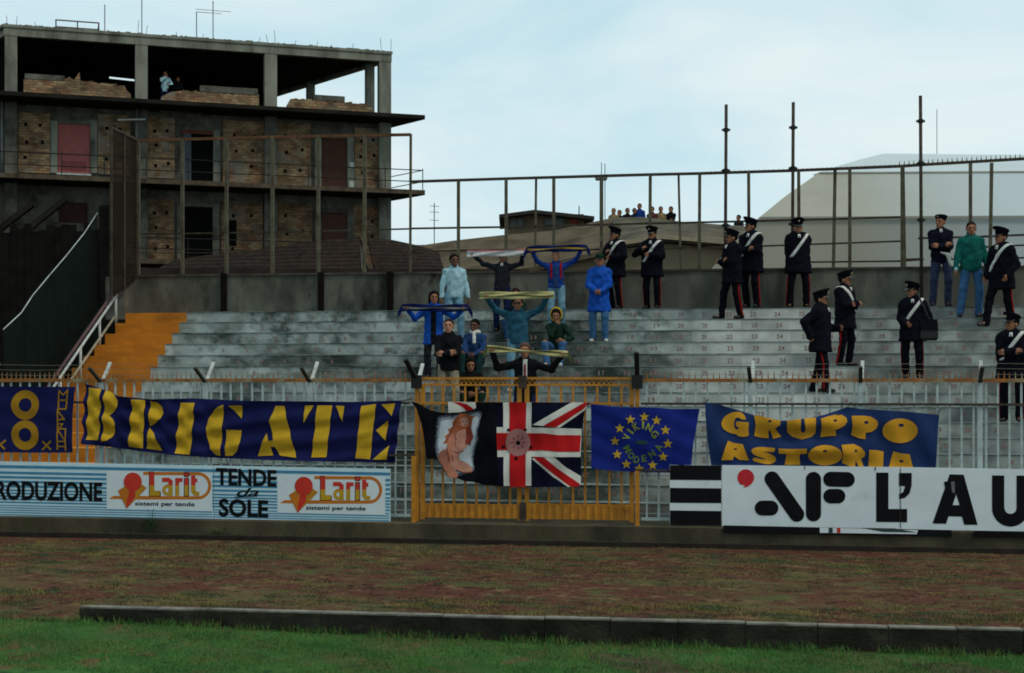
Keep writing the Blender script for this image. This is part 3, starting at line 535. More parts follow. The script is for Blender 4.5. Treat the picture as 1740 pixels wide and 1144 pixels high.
# ---- right boards
sboard = empty('advertising_board', S(U(1183, BV), BV, ZL), -TH, label='short board with bold black and white horizontal stripes', cat='sign')
mb = MB(); board_box(mb, 1138, 1226, 790, 791.5, 891, 893); mb.build('panel', board_white, sboard)
st = MB()
for y0, y1 in ((790.3, 815.5), (829, 854.5), (867.5, 892)): decal(st, [[(1138.5, y0), (1225.7, y0 + 1), (1225.7, y1 + .8), (1138.5, y1)]], BV, .003)
st.build('stripes', letter_black, sboard)
aboard = empty('advertising_board', S(U(1480, BV), BV, ZL), -TH, label='white advertising board with large rounded black letters and a red comma', cat='sign')
mb = MB(); board_box(mb, 1227, 1530, 790.5, 794, 894.5, 899.5); board_box(mb, 1531, 1900, 794, 800.5, 899.5, 909); mb.build('panel', board_white, aboard)
c4 = lambda x, y: (980 + x / 3.3636, 620 + y / 3.3636); c5 = lambda x, y: (1300 + x / 3.3636, 620 + y / 3.3636)
tx = MB()
for i, (x0, y0, x1, y1, w) in enumerate(((1060, 819, 1110, 819, 86), (1116, 652, 1258, 855, 86), (1353, 655, 1353, 852, 87))):
    decal(tx, [pill(*c4(x0, y0), *c4(x1, y1), w / 3.3636)], BV, .004 + .0004 * i)
for i, (x0, y0, x1, y1, w) in enumerate(((375, 654, 470, 656, 86), (375, 751, 417, 751, 84))): decal(tx, [pill(*c5(x0, y0), *c5(x1, y1), w / 3.3636)], BV, .004 + .0004 * i)
decal(tx, [[c5(*p) for p in [(635, 616), (705, 616), (705, 824), (812, 824), (812, 900), (635, 898)]],
           [c5(*p) for p in [(765, 618), (838, 618), (838, 690), (826, 735), (800, 760), (766, 768), (766, 738), (790, 728), (800, 694), (765, 692)]],
           [[c5(*p) for p in [(1055, 626), (1135, 628), (1215, 915), (1138, 914), (1125, 868), (1048, 866), (1035, 909), (957, 907)]], [c5(*p) for p in [(1092, 740), (1112, 802), (1072, 802)]]],
           [c5(*p) for p in [(1297, 632), (1367, 633), (1367, 820)] + arc(1403, 820, 34, 32, 180, 360, 10) + [(1437, 633), (1510, 634), (1510, 815)] + arc(1403, 815, 107, 110, 0, -180, 20)[:-1] + [(1297, 815)]]], BV, .004)
tx.build('lettering', letter_black, aboard)
tr = MB(); decal(tr, [[c5(*p) for p in [(1022, 668), (1083, 662), (1086, 738), (1060, 742), (1030, 712)]]], BV, .007, m=0); decal(tr, [[c5(*p) for p in [(1062, 668), (1083, 666), (1084, 736), (1068, 728)]]], BV, .009, m=1); tr.build('torn_patch', [letter_black, mat('torn_grey', (.14, .15, .15), .8)], aboard)
sm = MB(); decal(sm, [[c5(772 - 1.5, 595), c5(772 + 1.5, 595), c5(774, 930), c5(771, 930)], [c5(224, 580), c5(230, 580), c5(229, 598), c5(225, 598)], [c5(626, 585), c5(634, 585), c5(632, 606), c5(628, 606)]], BV, .0065); sm.build('seam', rust_dark, aboard)
cm = MB(); decal(cm, [[c4(*p) for p in arc(966, 645, 48, 48, -50, 210, 20) + [(935, 684), (962, 690), (950, 704), (978, 696), (996, 683)]]], BV, .004); cm.build('red_comma', mat('comma_red', (.60, .02, .03), .5, .05), aboard)
under = empty('ledge_board', S(U(1480, -.44), -.44, ZT + .1), -TH, label='old black board fixed to the ledge below the white lettered board', cat='sign')
mb = MB(); V2 = -.445
for a, b in ((1229, 1617), (1655, 1900)):
    zz = [UZ(a, 893 + (a - 1227) * .021, V2), UZ(b, 893 + (b - 1227) * .021, V2), UZ(b, 905.5 + (b - 1227) * .0165, V2), UZ(a, 905.5 + (a - 1227) * .0165, V2)]
    mb.hexa([S(zz[3][0], V2, zz[3][1]), S(zz[2][0], V2, zz[2][1]), S(zz[2][0], V2 + .02, zz[2][1]), S(zz[3][0], V2 + .02, zz[3][1]), S(zz[0][0], V2, zz[0][1]), S(zz[1][0], V2, zz[1][1]), S(zz[1][0], V2 + .02, zz[1][1]), S(zz[0][0], V2 + .02, zz[0][1])])
mb.build('panel', letter_black, under)
mb = MB(); decal(mb, [[(1393, 896.5), (1560, 901), (1558, 907.8), (1393, 905.5)]], V2, .003, m=0); decal(mb, [[(1422, 897), (1428, 897), (1428, 905.5), (1422, 905.5)]], V2, .005, m=1); decal(mb, [[(1408, 897), (1415, 897), (1415, 905.5), (1408, 905.5)], [(1462, 897), (1520, 898), (1560, 905), (1500, 904)]], V2, .005, m=2)
mb.build('old_print', [board_white, logo_red, mat('print_green', (.03, .06, .05), .6)], under)

# ================================================================== banners and flags tied to the railing
cloth_navy = mat('banner_navy', (.009, .012, .075), .85, .2, 3, .1); cloth_yellow = mat('banner_yellow', (.58, .35, .022), .85, .1, 4, .1)
cloth_blue = mat('flag_blue', (.010, .022, .20), .85, .15, 3, .1); cloth_slate = mat('banner_slate', (.016, .038, .125), .85, .2, 3, .1); cloth_amber = mat('banner_amber', (.66, .32, .025), .85, .1, 4, .1)
cloth_black = mat('flag_black', (.006, .006, .009), .9, .2, 4, .05); cloth_white = mat('flag_white', (.68, .68, .61), .85, .1, 4, .1); cloth_red = mat('flag_red', (.48, .012, .014), .85, .1, 4, .1); cloth_union = mat('flag_union_navy', (.006, .007, .022), .85, .2, 4, .05)
FVv = -.075
z1c = lambda x, y: (400 + x / 5.8, 670 + y / 5.8); c1 = lambda x, y: (x / 3.3636, 600 + y / 3.3636); zb = lambda x, y: (x / 7.627, 640 + y / 7.627)
def wave_brig(u, z):
    e = max(0, min(1, (u + 3.2) / 1.5)); f = max(0, min(1, (-4.0 - u) / 1.6))
    return .024 * (1 - .5 * e) * math.sin(z * 19 - u * 2.2 + .8 * math.sin(2 * u)) + e * .034 * math.sin(23 * z - 9.5 * u) * (.6 + .4 * math.sin(u * 3)) + f * .026 * math.sin(20 * z + 15 * u) + .012 * math.sin(3 * u) + .006 * math.sin(41 * z - 7 * u) + .08
bn = empty('banner', S(U(415, FVv), FVv, ZL), -TH, label='long navy banner with yellow stencilled letters BRIGATE', cat='banner')
mb = MB(); outl = [(149, 652), (181, 663), (205, 673), (260, 678.5), (330, 677), (420, 681), (520, 682), (600, 683), (684, 680.5), (679, 730), (673, 786), (560, 784), (450, 781), (370, 778), (300, 773), (230, 765), (190, 759), (143, 754.5), (145, 700)]
decal(mb, [outl], FVv, 0, wave_brig); cb_ = mb.build('cloth', cloth_navy, bn, True)
L_ = [[c1(*p) for p in [(520, 197), (590, 205), (579, 498), (507, 494)]],
      [c1(*p) for p in [(612, 214)] + [(640, 220), (668, 238), (686, 268), (686, 305), (670, 330), (638, 356), (662, 376), (674, 405), (672, 445), (656, 478), (632, 498), (597, 506)]],
      [c1(*p) for p in [(770, 265), (843, 268), (832, 543), (751, 535)]],
      [c1(*p) for p in [(872, 274), (915, 283), (942, 310), (948, 342), (935, 372), (905, 400), (866, 418)]], [c1(*p) for p in [(866, 424), (898, 462), (920, 510), (938, 558), (851, 545)]],
      [c1(*p) for p in [(1042, 283), (1123, 285), (1099, 580), (1014, 571)]],
      [c1(*p) for p in [(1291, 295), (1270, 586), (1243, 582), (1215, 545), (1194, 480), (1190, 425), (1203, 372), (1232, 330), (1260, 308)]], [c1(*p) for p in [(1318, 300), (1397, 299), (1393, 374)]], [c1(*p) for p in [(1305, 438), (1391, 441), (1384, 510), (1368, 555), (1340, 585), (1297, 587)]],
      [z1c(*p) for p in [(413, 115), (500, 115), (560, 390), (620, 623), (455, 600), (410, 515), (368, 515), (388, 600), (238, 608), (325, 380), (352, 458), (398, 452), (356, 268)]],
      [z1c(*p) for p in [(818, 110), (968, 110), (940, 350), (910, 618), (765, 620), (798, 350)]], [z1c(*p) for p in [(698, 110), (782, 110), (692, 285)]], [z1c(*p) for p in [(1002, 112), (1085, 115), (1072, 275)]],
      [z1c(*p) for p in [(1253, 115), (1402, 95), (1368, 370), (1345, 637), (1198, 630), (1225, 370)]], [z1c(*p) for p in [(1455, 100), (1588, 88), (1558, 212)]], [z1c(*p) for p in [(1522, 255), (1400, 355), (1498, 455)]], [z1c(*p) for p in [(1527, 500), (1510, 642), (1372, 640)]]]
mb = MB(); decal(mb, L_, FVv, .015, wave_brig); mb.build('lettering', cloth_yellow, bn, True)
mb = MB()
for px, py in ((149, 652), (684, 681)): u, z = UZ(px, py, FVv); mb.tube(S(u, FVv - .06, z - .01), S(u + (.12 if px > 400 else -.1), 0, z + .03), .008, 5)
for px in (205, 270, 385, 640): u, z = UZ(px, 776 if px > 250 else 762, FVv); mb.tube(S(u, FVv - .06, z), S(u, 0, z - .12), .006, 5)
mb.build('tie_cord', black_steel, bn)
wave_8 = lambda u, z: .014 * math.sin(5 * u) + .008 * math.sin(17 * z + 3 * u) + .06
bn = empty('banner', S(U(60, FVv), FVv, ZL), -TH, label='navy banner with a big yellow 8 and a vertical word MODENA', cat='banner')
mb = MB(); decal(mb, [[(-60, 657), (0, 656.5), (60, 657), (131, 657.5), (127, 690), (125.5, 730), (126, 769), (60, 769), (-60, 768)]], FVv, 0, wave_8); mb.build('cloth', cloth_navy, bn, True)
mb = MB()
decal(mb, [[[zb(*p) for p in ring(350, 368, 184, 192)], [zb(*p) for p in ring(352, 367, 85, 88, 24)]], [[zb(*p) for p in ring(349, 758, 182, 192)], [zb(*p) for p in ring(349, 754, 85, 90, 24)]]], FVv, .006, wave_8)
for i, (p, w) in enumerate([([(577, 835), (688, 945)], 22), ([(690, 833), (575, 948)], 22), ([(-30, 825), (90, 940)], 24), ([(95, 822), (-35, 935)], 24),
     ([(785, 296), (800, 185), (848, 238), (905, 180), (893, 296)], 18), ([(785, 306), (788, 420), (880, 420), (893, 306), (777, 306)], 18), ([(772, 950), (778, 440), (862, 552), (790, 556)], 20), ([(790, 680), (840, 612), (790, 612)], 16), ([(775, 828), (776, 680), (876, 834), (876, 676), (790, 676)], 18), ([(876, 958), (876, 838), (780, 838)], 18), ([(780, 903), (870, 903)], 16)]):
    decal(mb, [[zb(*q) for q in stroke(p, w)]], FVv, .0066 + .0005 * i, wave_8)
mb.build('lettering', mat('banner_mustard', (.36, .19, .014), .85, .12, 4, .1), bn, True)
# black flag with a painted figure and, beside it, the union flag
wave_f = lambda u, z: .020 * math.sin(7 * u + 2 * z) + .014 * math.sin(11 * z - 3 * u) + .007 * math.sin(26 * u + 5 * z) + .06
zf = lambda x, y: (700 + x / 6.7313, 670 + y / 6.7294); zu = lambda x, y: (830 + x / 6.7278, 670 + y / 6.7294)
fg = empty('flag', S(U(775, FVv), FVv, ZL + .5), -TH, label='black flag with a painted red-haired kneeling figure on a pale glow', cat='flag')
mb = MB(); decal(mb, [[zf(*p) for p in [(-5, 85), (60, 95), (130, 130), (220, 180), (300, 200), (420, 215), (560, 205), (700, 180), (745, 155), (740, 90), (1040, 92), (1000, 340), (980, 600), (1010, 760), (1050, 1045), (850, 1035), (700, 1000), (600, 990), (520, 955), (430, 940), (380, 880), (300, 740), (180, 730), (155, 560), (120, 330), (60, 160)]]], FVv, 0, wave_f); mb.build('cloth', cloth_black, fg, True)
def zig(pts, amp, seed):    # soft airbrushed edge: a loop with fine ragged points
    r_ = random.Random(seed); o = []
    for (x, y) in smooth_loop(pts, 8): o.append((x + r_.uniform(-amp, amp), y + r_.uniform(-amp, amp)))
    return o
halo = [(330, 250), (480, 235), (600, 215), (800, 195), (790, 300), (760, 420), (765, 520), (730, 640), (710, 760), (720, 870), (640, 905), (530, 930), (430, 935), (360, 850), (290, 700), (278, 560), (285, 400), (300, 300)]
sc = lambda k: [(540 + (x - 540) * k, 580 + (y - 580) * k) for x, y in halo]
mb = MB()
decal(mb, [[zf(*p) for p in zig(sc(1.0), 7, 1)]], FVv, .004, wave_f, 0); decal(mb, [[zf(*p) for p in zig(sc(.94), 7, 2)]], FVv, .006, wave_f, 1); decal(mb, [[zf(*p) for p in zig(sc(.85), 8, 3)]], FVv, .008, wave_f, 2)
fig = lambda pts, o, m: decal(mb, [[zf(*p) for p in smooth_loop(pts, 4)]], FVv, o, wave_f, m)
fig([(600, 218), (660, 232), (700, 250), (745, 245), (705, 275), (692, 340), (680, 420), (640, 430), (560, 440), (500, 520), (455, 600), (410, 600), (425, 560), (372, 560), (400, 510), (385, 480), (430, 440), (420, 400), (470, 370), (470, 320), (510, 270), (550, 230)], .010, 3)
fig([(395, 625), (345, 650), (312, 705), (330, 770), (375, 840), (400, 890), (440, 940), (520, 950), (535, 915), (500, 870), (470, 820), (440, 760), (420, 690)], .0112, 6)      # far leg folded back
fig([(470, 770), (560, 755), (640, 790), (695, 850), (690, 885), (610, 890), (520, 865), (470, 830)], .0118, 4)     # thigh
fig([(470, 440), (540, 420), (610, 400), (640, 430), (625, 520), (640, 590), (600, 635), (560, 660), (548, 720), (565, 770), (500, 800), (455, 790), (465, 700), (480, 620), (470, 540)], .0124, 4)  # trunk
fig([(455, 455), (500, 450), (505, 510), (480, 590), (470, 680), (455, 760), (425, 775), (420, 690), (415, 600), (425, 510)], .0132, 6)    # arm
fig([(585, 268), (640, 272), (655, 310), (640, 350), (600, 372), (565, 345), (562, 300)], .0138, 7)     # face
fig([(520, 255), (575, 250), (560, 310), (570, 370), (540, 420), (480, 450), (470, 400), (500, 320)], .0144, 3)
fig([(640, 370), (682, 385), (700, 440), (712, 490), (690, 530), (668, 585), (640, 560), (628, 585), (618, 540), (632, 490), (622, 430)], .0144, 8)
for k_, (pts_, w_) in enumerate([([(410, 610), (428, 690), (440, 770)], 12), ([(505, 860), (600, 895), (690, 888)], 14), ([(490, 655), (545, 668), (600, 645)], 9), ([(575, 320), (600, 312)], 9), ([(622, 312), (646, 312)], 9), ([(596, 350), (625, 350)], 8), ([(475, 690), (480, 770)], 9), ([(540, 250), (490, 350), (450, 440), (400, 540)], 12), ([(660, 260), (675, 330), (665, 420)], 10), ([(500, 455), (515, 520), (500, 590)], 7)]): decal(mb, [[zf(*q) for q in stroke(pts_, w_)]], FVv, .0152 + .0002 * k_, wave_f, 5)
mb.build('painted_figure', [mat('glow_dim', (.05, .06, .08), .85), mat('glow_mid', (.22, .27, .31), .85, .2, 8), mat('glow_pale', (.50, .56, .60), .85, .15, 6), mat('painted_hair', (.38, .10, .035), .85, .3, 8), mat('painted_skin', (.50, .235, .165), .85, .3, 9), mat('painted_shade', (.20, .05, .03), .85, .2, 8), mat('painted_skin_warm', (.44, .165, .105), .85, .3, 9), mat('painted_face', (.46, .25, .19), .85, .2, 9), mat('painted_hair_dark', (.22, .03, .018), .85, .3, 9)], fg, True)
mb = MB(); decal(mb, [[zf(*p) for p in [(420, 85), (740, 90), (745, 160), (690, 180), (560, 205), (425, 212)]], [zf(*p) for p in [(540, 950), (700, 935), (890, 872), (790, 965), (690, 1000), (600, 990)]]], FVv + .004, 0, wave_f, 0); decal(mb, [[zf(*p) for p in [(465, 90), (560, 92), (640, 115), (715, 165), (700, 185), (630, 190), (590, 150), (520, 110)]]], FVv, -.001, wave_f, 1)
mb.build('folded_corner', [cloth_white, cloth_red], fg, True)
fg = empty('flag', S(U(920, FVv), FVv, ZL + .5), -TH, label='union flag with red cross and a round pinkish emblem', cat='flag')
mb = MB(); decal(mb, [[zu(*p) for p in [(100, 90), (1130, 95), (1175, 98), (1110, 160), (1075, 390), (1060, 700), (1065, 930), (1045, 1050), (600, 1062), (130, 1050), (110, 700), (100, 400)]]], FVv, 0, wave_f); mb.build('cloth', cloth_union, fg, True)
mb = MB()
decal(mb, [[zu(*p) for p in [(510, 350), (905, 120), (960, 92), (1140, 95), (1110, 180), (820, 382)]], [zu(*p) for p in [(500, 735), (640, 690), (770, 725), (900, 840), (1062, 935), (1060, 1035), (920, 1056), (740, 940)]]], FVv, .003, wave_f, 0)
decal(mb, [[zu(*p) for p in [(630, 362), (1100, 95), (1145, 95), (1105, 158), (780, 375)]], [zu(*p) for p in [(505, 712), (620, 700), (800, 850), (1055, 1025), (1035, 1052), (945, 1052), (760, 920)]]], FVv, .006, wave_f, 1)
decal(mb, [[zu(*p) for p in [(104, 375), (480, 378), (760, 385), (1068, 395), (1058, 715), (760, 715), (500, 712), (112, 715)]]], FVv, .009, wave_f, 0); decal(mb, [[zu(*p) for p in [(175, 92), (500, 92), (495, 1045), (185, 1045)]]], FVv, .012, wave_f, 0)
decal(mb, [[zu(*p) for p in [(104, 440), (460, 445), (640, 445), (800, 465), (1060, 468), (1052, 655), (800, 655), (640, 640), (480, 645), (108, 635)]]], FVv, .015, wave_f, 1); decal(mb, [[zu(*p) for p in [(243, 92), (438, 92), (435, 400), (430, 1058), (252, 1058), (250, 500)]]], FVv, .018, wave_f, 1)
mb.build('crosses', [cloth_white, cloth_red], fg, True)
mb = MB(); decal(mb, [[zu(*p) for p in ring(345, 550, 140, 155, 24)]], FVv, .021, wave_f, 0)
decal(mb, [[zu(*p) for p in ring(x, y, r, r, 12)] for x, y, r in ((240, 405, 17), (430, 405, 17), (180, 600, 18), (492, 605, 18), (325, 732, 20), (345, 555, 26))], FVv, .024, wave_f, 1)
for i, a in enumerate(range(0, 360, 45)): decal(mb, [[zu(*p) for p in stroke([(345 + 45 * math.cos(R(a)), 550 + 45 * math.sin(R(a))), (345 + 85 * math.cos(R(a)), 550 + 85 * math.sin(R(a)))], 12)]], FVv, .024, wave_f, 2)
mb.build('emblem', [mat('emblem_pink', (.36, .16, .15), .85, .15, 12), cloth_black, mat('emblem_line', (.20, .05, .06), .85)], fg, True)
# blue flag with a ring of stars
ze = lambda x, y: (995 + x / 8.171, 680 + y / 8.171)
wave_e = lambda u, z: .022 * math.sin(3.2 * u + 4 * z) + .014 * math.sin(13 * u - 4 * z) + .008 * math.sin(21 * z + 9 * u) + .06
fg = empty('flag', S(U(1095, FVv), FVv, ZL + .6), -TH, label='blue flag with a ring of yellow stars around the words VIKING MODENA', cat='flag')
mb = MB(); decal(mb, [[ze(*p) for p in [(80, 50), (240, 70), (420, 95), (700, 98), (1000, 105), (1200, 125), (1400, 122), (1585, 120), (1545, 350), (1500, 600), (1470, 900), (1170, 1005), (800, 1000), (500, 985), (250, 960), (85, 945)]]], FVv, 0, wave_e); mb.build('cloth', cloth_blue, fg, True)
def star(x, y, r): return [(x + (r if i % 2 == 0 else r * .42) * math.sin(R(36 * i)), y - (r if i % 2 == 0 else r * .42) * math.cos(R(36 * i))) for i in range(10)]
mb = MB(); decal(mb, [[ze(*p) for p in star(x, y, 72)] for x, y in ((820, 232), (630, 270), (990, 282), (480, 390), (1113, 415), (412, 568), (1145, 603), (443, 752), (1080, 785), (570, 888), (935, 900), (750, 950))], FVv, .010, wave_e)
mb.build('star_ring', mat('star_yellow', (.52, .33, .02), .85), fg, True)
mb = MB()
for ch, x, y, ang, w, h in (('V', 575, 510, -70, 80, 105), ('I', 625, 432, -52, 28, 105), ('K', 705, 365, -27, 85, 105), ('I', 803, 342, 3, 28, 105), ('N', 890, 378, 24, 85, 105), ('G', 965, 470, 48, 90, 105)):
    V, Fs = text_tris(ch, .03); bm = bmesh.new(); ca, sa = math.cos(R(ang)), math.sin(R(ang)); vv_ = []
    for q in V:
        a = (q[0] - .5) * w; b = -(q[1] - .5) * h; vv_.append(bm.verts.new((*ze(x + a * ca - b * sa, y + a * sa + b * ca), 0)))
    for f in Fs:
        try: bm.faces.new([vv_[i] for i in f])
        except ValueError: pass
    decal(mb, [bm], FVv, .010, wave_e, 0)
for ch, x, y, ang, w, h in (('M', 585, 678, 62, 90, 105), ('O', 635, 770, 35, 85, 95), ('D', 712, 825, 14, 75, 95), ('E', 815, 805, -8, 70, 95), ('N', 925, 745, -35, 85, 100), ('A', 1020, 655, -62, 85, 105)):
    V, Fs = text_tris(ch, .03); bm = bmesh.new(); ca, sa = math.cos(R(ang)), math.sin(R(ang)); vv_ = []
    for q in V:
        a = (q[0] - .5) * w; b = -(q[1] - .5) * h; vv_.append(bm.verts.new((*ze(x + a * ca - b * sa, y + a * sa + b * ca), 0)))
    for f in Fs:
        try: bm.faces.new([vv_[i] for i in f])
        except ValueError: pass
    decal(mb, [bm], FVv, .010, wave_e, 1)
decal(mb, [[ze(*p) for p in ring(782, 585, 88, 28, 20)]], FVv, .010, wave_e, 2)
mb.build('lettering', [mat('viking_lime', (.27, .30, .035), .85), mat('modena_green', (.10, .17, .03), .85), mat('badge_green', (.012, .05, .04), .85)], fg, True)
# GRUPPO ASTORIA
zg = lambda x, y: (1190 + x / 7.565, 680 + y / 7.567); zh = lambda x, y: (1400 + x / 7.565, 680 + y / 7.567)
def wave_g(u, z):
    s_ = math.exp(-((u - 4.35) / .75) ** 2); return .045 * s_ * math.sin(16 * (z - 1.9)) + .016 * math.sin(4 * u + 5 * z) + .013 * math.sin(15 * u + 7 * z) + .07
bn = empty('banner', S(U(1395, FVv), FVv, ZL + .7), -TH, label='sagging slate blue banner with fat amber letters GRUPPO ASTORIA', cat='banner')
mb = MB(); decal(mb, [[zg(*p) for p in [(60, 30), (230, 50), (330, 85), (480, 125), (620, 170), (690, 195), (850, 225), (1030, 262), (1110, 262), (1280, 240), (1480, 215), (1600, 185), (1740, 140)]] + [zh(*p) for p in [(300, 90), (480, 115), (780, 130), (1100, 150), (1475, 190), (1455, 400), (1430, 840), (1420, 900)]] + [zg(*p) for p in [(150, 900), (120, 700), (90, 480), (70, 250)]]], FVv, 0, wave_g); mb.build('cloth', cloth_slate, bn, True)
mb = MB()
def bl(pts, n=4): return smooth_loop(pts, n)
G_ = [[bl([(585, 245), (560, 185), (500, 150), (400, 160), (310, 215), (270, 300), (300, 370), (380, 420), (470, 440), (480, 460), (560, 470), (620, 450), (615, 370), (622, 290), (560, 280), (465, 275), (465, 335), (495, 350), (470, 380), (440, 350), (435, 280), (455, 230), (500, 225), (530, 245)], 2)],
      [[(690, 192), (780, 205), (880, 228), (1030, 262), (1020, 320), (960, 362), (1000, 420), (1040, 470), (935, 495), (895, 385), (872, 395), (878, 490), (780, 482), (690, 460), (712, 330)], ring(890, 268, 26, 15, 12)],
      [[(1108, 265), (1200, 248), (1288, 238), (1285, 370), (1295, 408), (1315, 418), (1340, 405), (1348, 370), (1330, 232), (1480, 222), (1478, 420), (1430, 470), (1300, 505), (1180, 470), (1115, 410)]]]
decal(mb, [[[zg(*p) for p in lp] for lp in g] for g in G_], FVv, .013, wave_g)
P1 = [[(1545, 235), (1640, 205), (1740, 185)], [(0, 205 - 15), (90, 185), (230, 190), (285, 225), (295, 275), (260, 325), (190, 365), (140, 385), (155, 455), (0, 470)]]
decal(mb, [[[zg(*p) for p in P1[0]] + [zh(*p) for p in P1[1][1:-1]] + [zg(*p) for p in [(1540, 475), (1555, 350)]], [zh(*p) for p in ring(140, 260, 26, 15, 12)]],
           [[zh(*p) for p in [(350, 200), (500, 198), (600, 212), (675, 260), (692, 310), (670, 365), (610, 405), (530, 420), (530, 500), (450, 490), (350, 450), (362, 330)]], [zh(*p) for p in ring(538, 286, 30, 20, 12)]],
           [[zh(*p) for p in ring(970, 392, 224, 158, 36)], [zh(*p) for p in ring(983, 322, 36, 22, 12)]],
           [[zg(*p) for p in [(355, 518), (430, 548), (545, 565), (580, 660), (625, 772), (500, 765), (460, 735), (435, 715), (415, 765), (270, 770), (310, 640)]], [zg(*p) for p in ring(450, 627, 22, 12, 12)]],
           [[zg(*p) for p in bl([(955, 615), (940, 665), (880, 660), (800, 662), (880, 680), (960, 730), (965, 785), (900, 820), (800, 812), (700, 785), (672, 765), (690, 735), (760, 750), (838, 762), (800, 740), (700, 705), (655, 655), (680, 615), (760, 600), (860, 605)], 3)]],
           [[zg(*p) for p in [(1002, 618), (1180, 625), (1362, 618), (1366, 685), (1275, 690), (1275, 760), (1287, 832), (1083, 830), (1105, 690), (1005, 685)]]],
           [[zg(*p) for p in ring(1600, 705, 218, 132, 36)], [zg(*p) for p in ring(1597, 650, 30, 16, 12)]],
           [[zh(*p) for p in [(218, 572), (300, 565), (380, 562), (470, 605), (522, 670), (515, 725), (470, 752), (505, 850), (440, 850), (400, 770), (395, 850), (330, 850), (228, 805), (240, 700)]], [zh(*p) for p in ring(403, 650, 16, 20, 12)]],
           [[zh(*p) for p in [(575, 636), (665, 640), (762, 658), (752, 860), (565, 860)]]],
           [[zh(*p) for p in [(885, 658), (980, 682), (1092, 692), (1140, 870), (825, 870)]], [zh(*p) for p in ring(988, 783, 26, 18, 12)]]], FVv, .0135, wave_g)
mb.build('lettering', cloth_amber, bn, True)
mb = MB()
for px, py in ((1198, 684), (1440, 690), (1592, 703)): u, z = UZ(px, py, FVv); mb.tube(S(u, FVv - .05, z - .01), S(u + .05, 0, z + .05), .008, 5)
mb.build('tie_cord', black_steel, bn)
# ================================================================== stair rail, nets and screens at the left end
hr = empty('stair_handrail', S(UA - .15, 5.5, zk(9)), -TH, label='sloping white handrail beside the orange aisle', cat='handrail')
def UZw(px, py, v): u, z = UZ(px, py, v); return S(u, v, z)
maroon = mat('maroon_rail', (.10, .05, .045), .7, .3, 6)
a, b = UZw(198, 490, 7.7), UZw(74, 668, 3.3); mb = MB(); mb.tube(a, b, .032, 8); mb.build('grip_rail', maroon, hr, True)
a2, b2 = UZw(199, 500, 7.68), UZw(84, 668, 3.3); mb = MB(); mb.tube(a2, b2, .026, 8); mb.build('upper_rail', white_paint, hr, True)
a3, b3 = UZw(196, 537, 7.68), UZw(116, 652, 4.2); mb = MB(); mb.tube(a3, b3, .024, 8); mb.build('lower_rail', mat('worn_cream', (.36, .31, .22), .7, .3, 5), hr, True)
for t in (.02, .29, .58, .86):
    p = a2.lerp(b2, t); k = max(0, min(14, int((p - S(0, 0, 0)).dot(Vector((ST, CT, 0))) / TREAD - VF / TREAD))); mb = MB(); mb.tube(p, (p.x, p.y, zk(k) - .02), .026, 8); mb.build('baluster', white_paint, hr, True)
green_net = net_mat('green_net', (.007, .015, .012), .62)
nt = empty('windbreak_net', S(UA - .8, 5, zk(5)), -TH, label='dark green net hanging from a sloping white rope left of the stair', cat='net')
pts_t = [(168, 362, 7.4), (140, 396, 6.5), (112, 434, 5.6), (88, 468, 4.7), (55, 502, 3.8), (33, 532, 3.0), (10, 560, 2.2)]
mb = MB(); rows = []
for px, py, v in pts_t:
    u, z = UZ(px, py, v); rows.append([S(u + .05 * math.sin(v * 5 + j * .6), v, z + (ZL - z) * j / 8) for j in range(9)])
mb.add([p for r in rows for p in r], [(i * 9 + j, (i + 1) * 9 + j, (i + 1) * 9 + j + 1, i * 9 + j + 1) for i in range(len(rows) - 1) for j in range(8)]); mb.build('net', green_net, nt, True)
mb = MB(); mb.poly([r[0] for r in rows], .010, 7); mb.build('rope', mat('white_rope', (.46, .50, .48), .8), nt, True)
brown_net = net_mat('brown_mesh', (.020, .014, .009), .86)
sf = empty('mesh_screen', S(U(210, 7.8), 7.8, zk(12)), -TH, label='dark brown mesh screen turning the corner beside the unfinished building', cat='screen')
c_ = [(232.5, 238, 8.5), (211, 227, 7.75), (189, 217, 7.0)]
mb = MB(); tp = [UZw(*q) for q in c_]; bt = [UZw(q[0], y_, q[2]) for q, y_ in zip(c_, (474, 492, 508))]; mb.add(tp + bt, [(0, 1, 4, 3), (1, 2, 5, 4)]); mb.build('mesh_panel', brown_net, sf)
mb = MB()
for q, w in zip(tp, bt): mb.tube(w, q + Vector((0, 0, .04)), .035, 6)
mb.bar(tp[0], tp[1], .05, .04); mb.bar(tp[1], tp[2], .05, .04); mb.build('frame', rust_dark, sf)
hd = empty('backdrop', S(U(80, 9.6), 9.6, ZL), -TH, label='black-brown hoarding behind the green net at the left edge, added for deep shade', cat='screen')  # added boards; their near-black colour stands in for deep shade
mb = MB(); h0, h1 = U(-120, 9.6), U(206, 9.6); zt_ = UZ(90, 386, 9.6)[1]
for i in range(26):
    u0 = h0 + (h1 - h0) * i / 26; u1 = h0 + (h1 - h0) * (i + 1) / 26 - .01; mb.box(S, u0, u1, 9.6 + .01 * (i % 2), 9.65, ZL - .2, zt_ + RS.uniform(-.12, .12) + (.5 if i > 22 else 0))
mb.build('boards', mat('backdrop_dark', (.010, .0085, .007), .9, .5, 3, .1), hd)

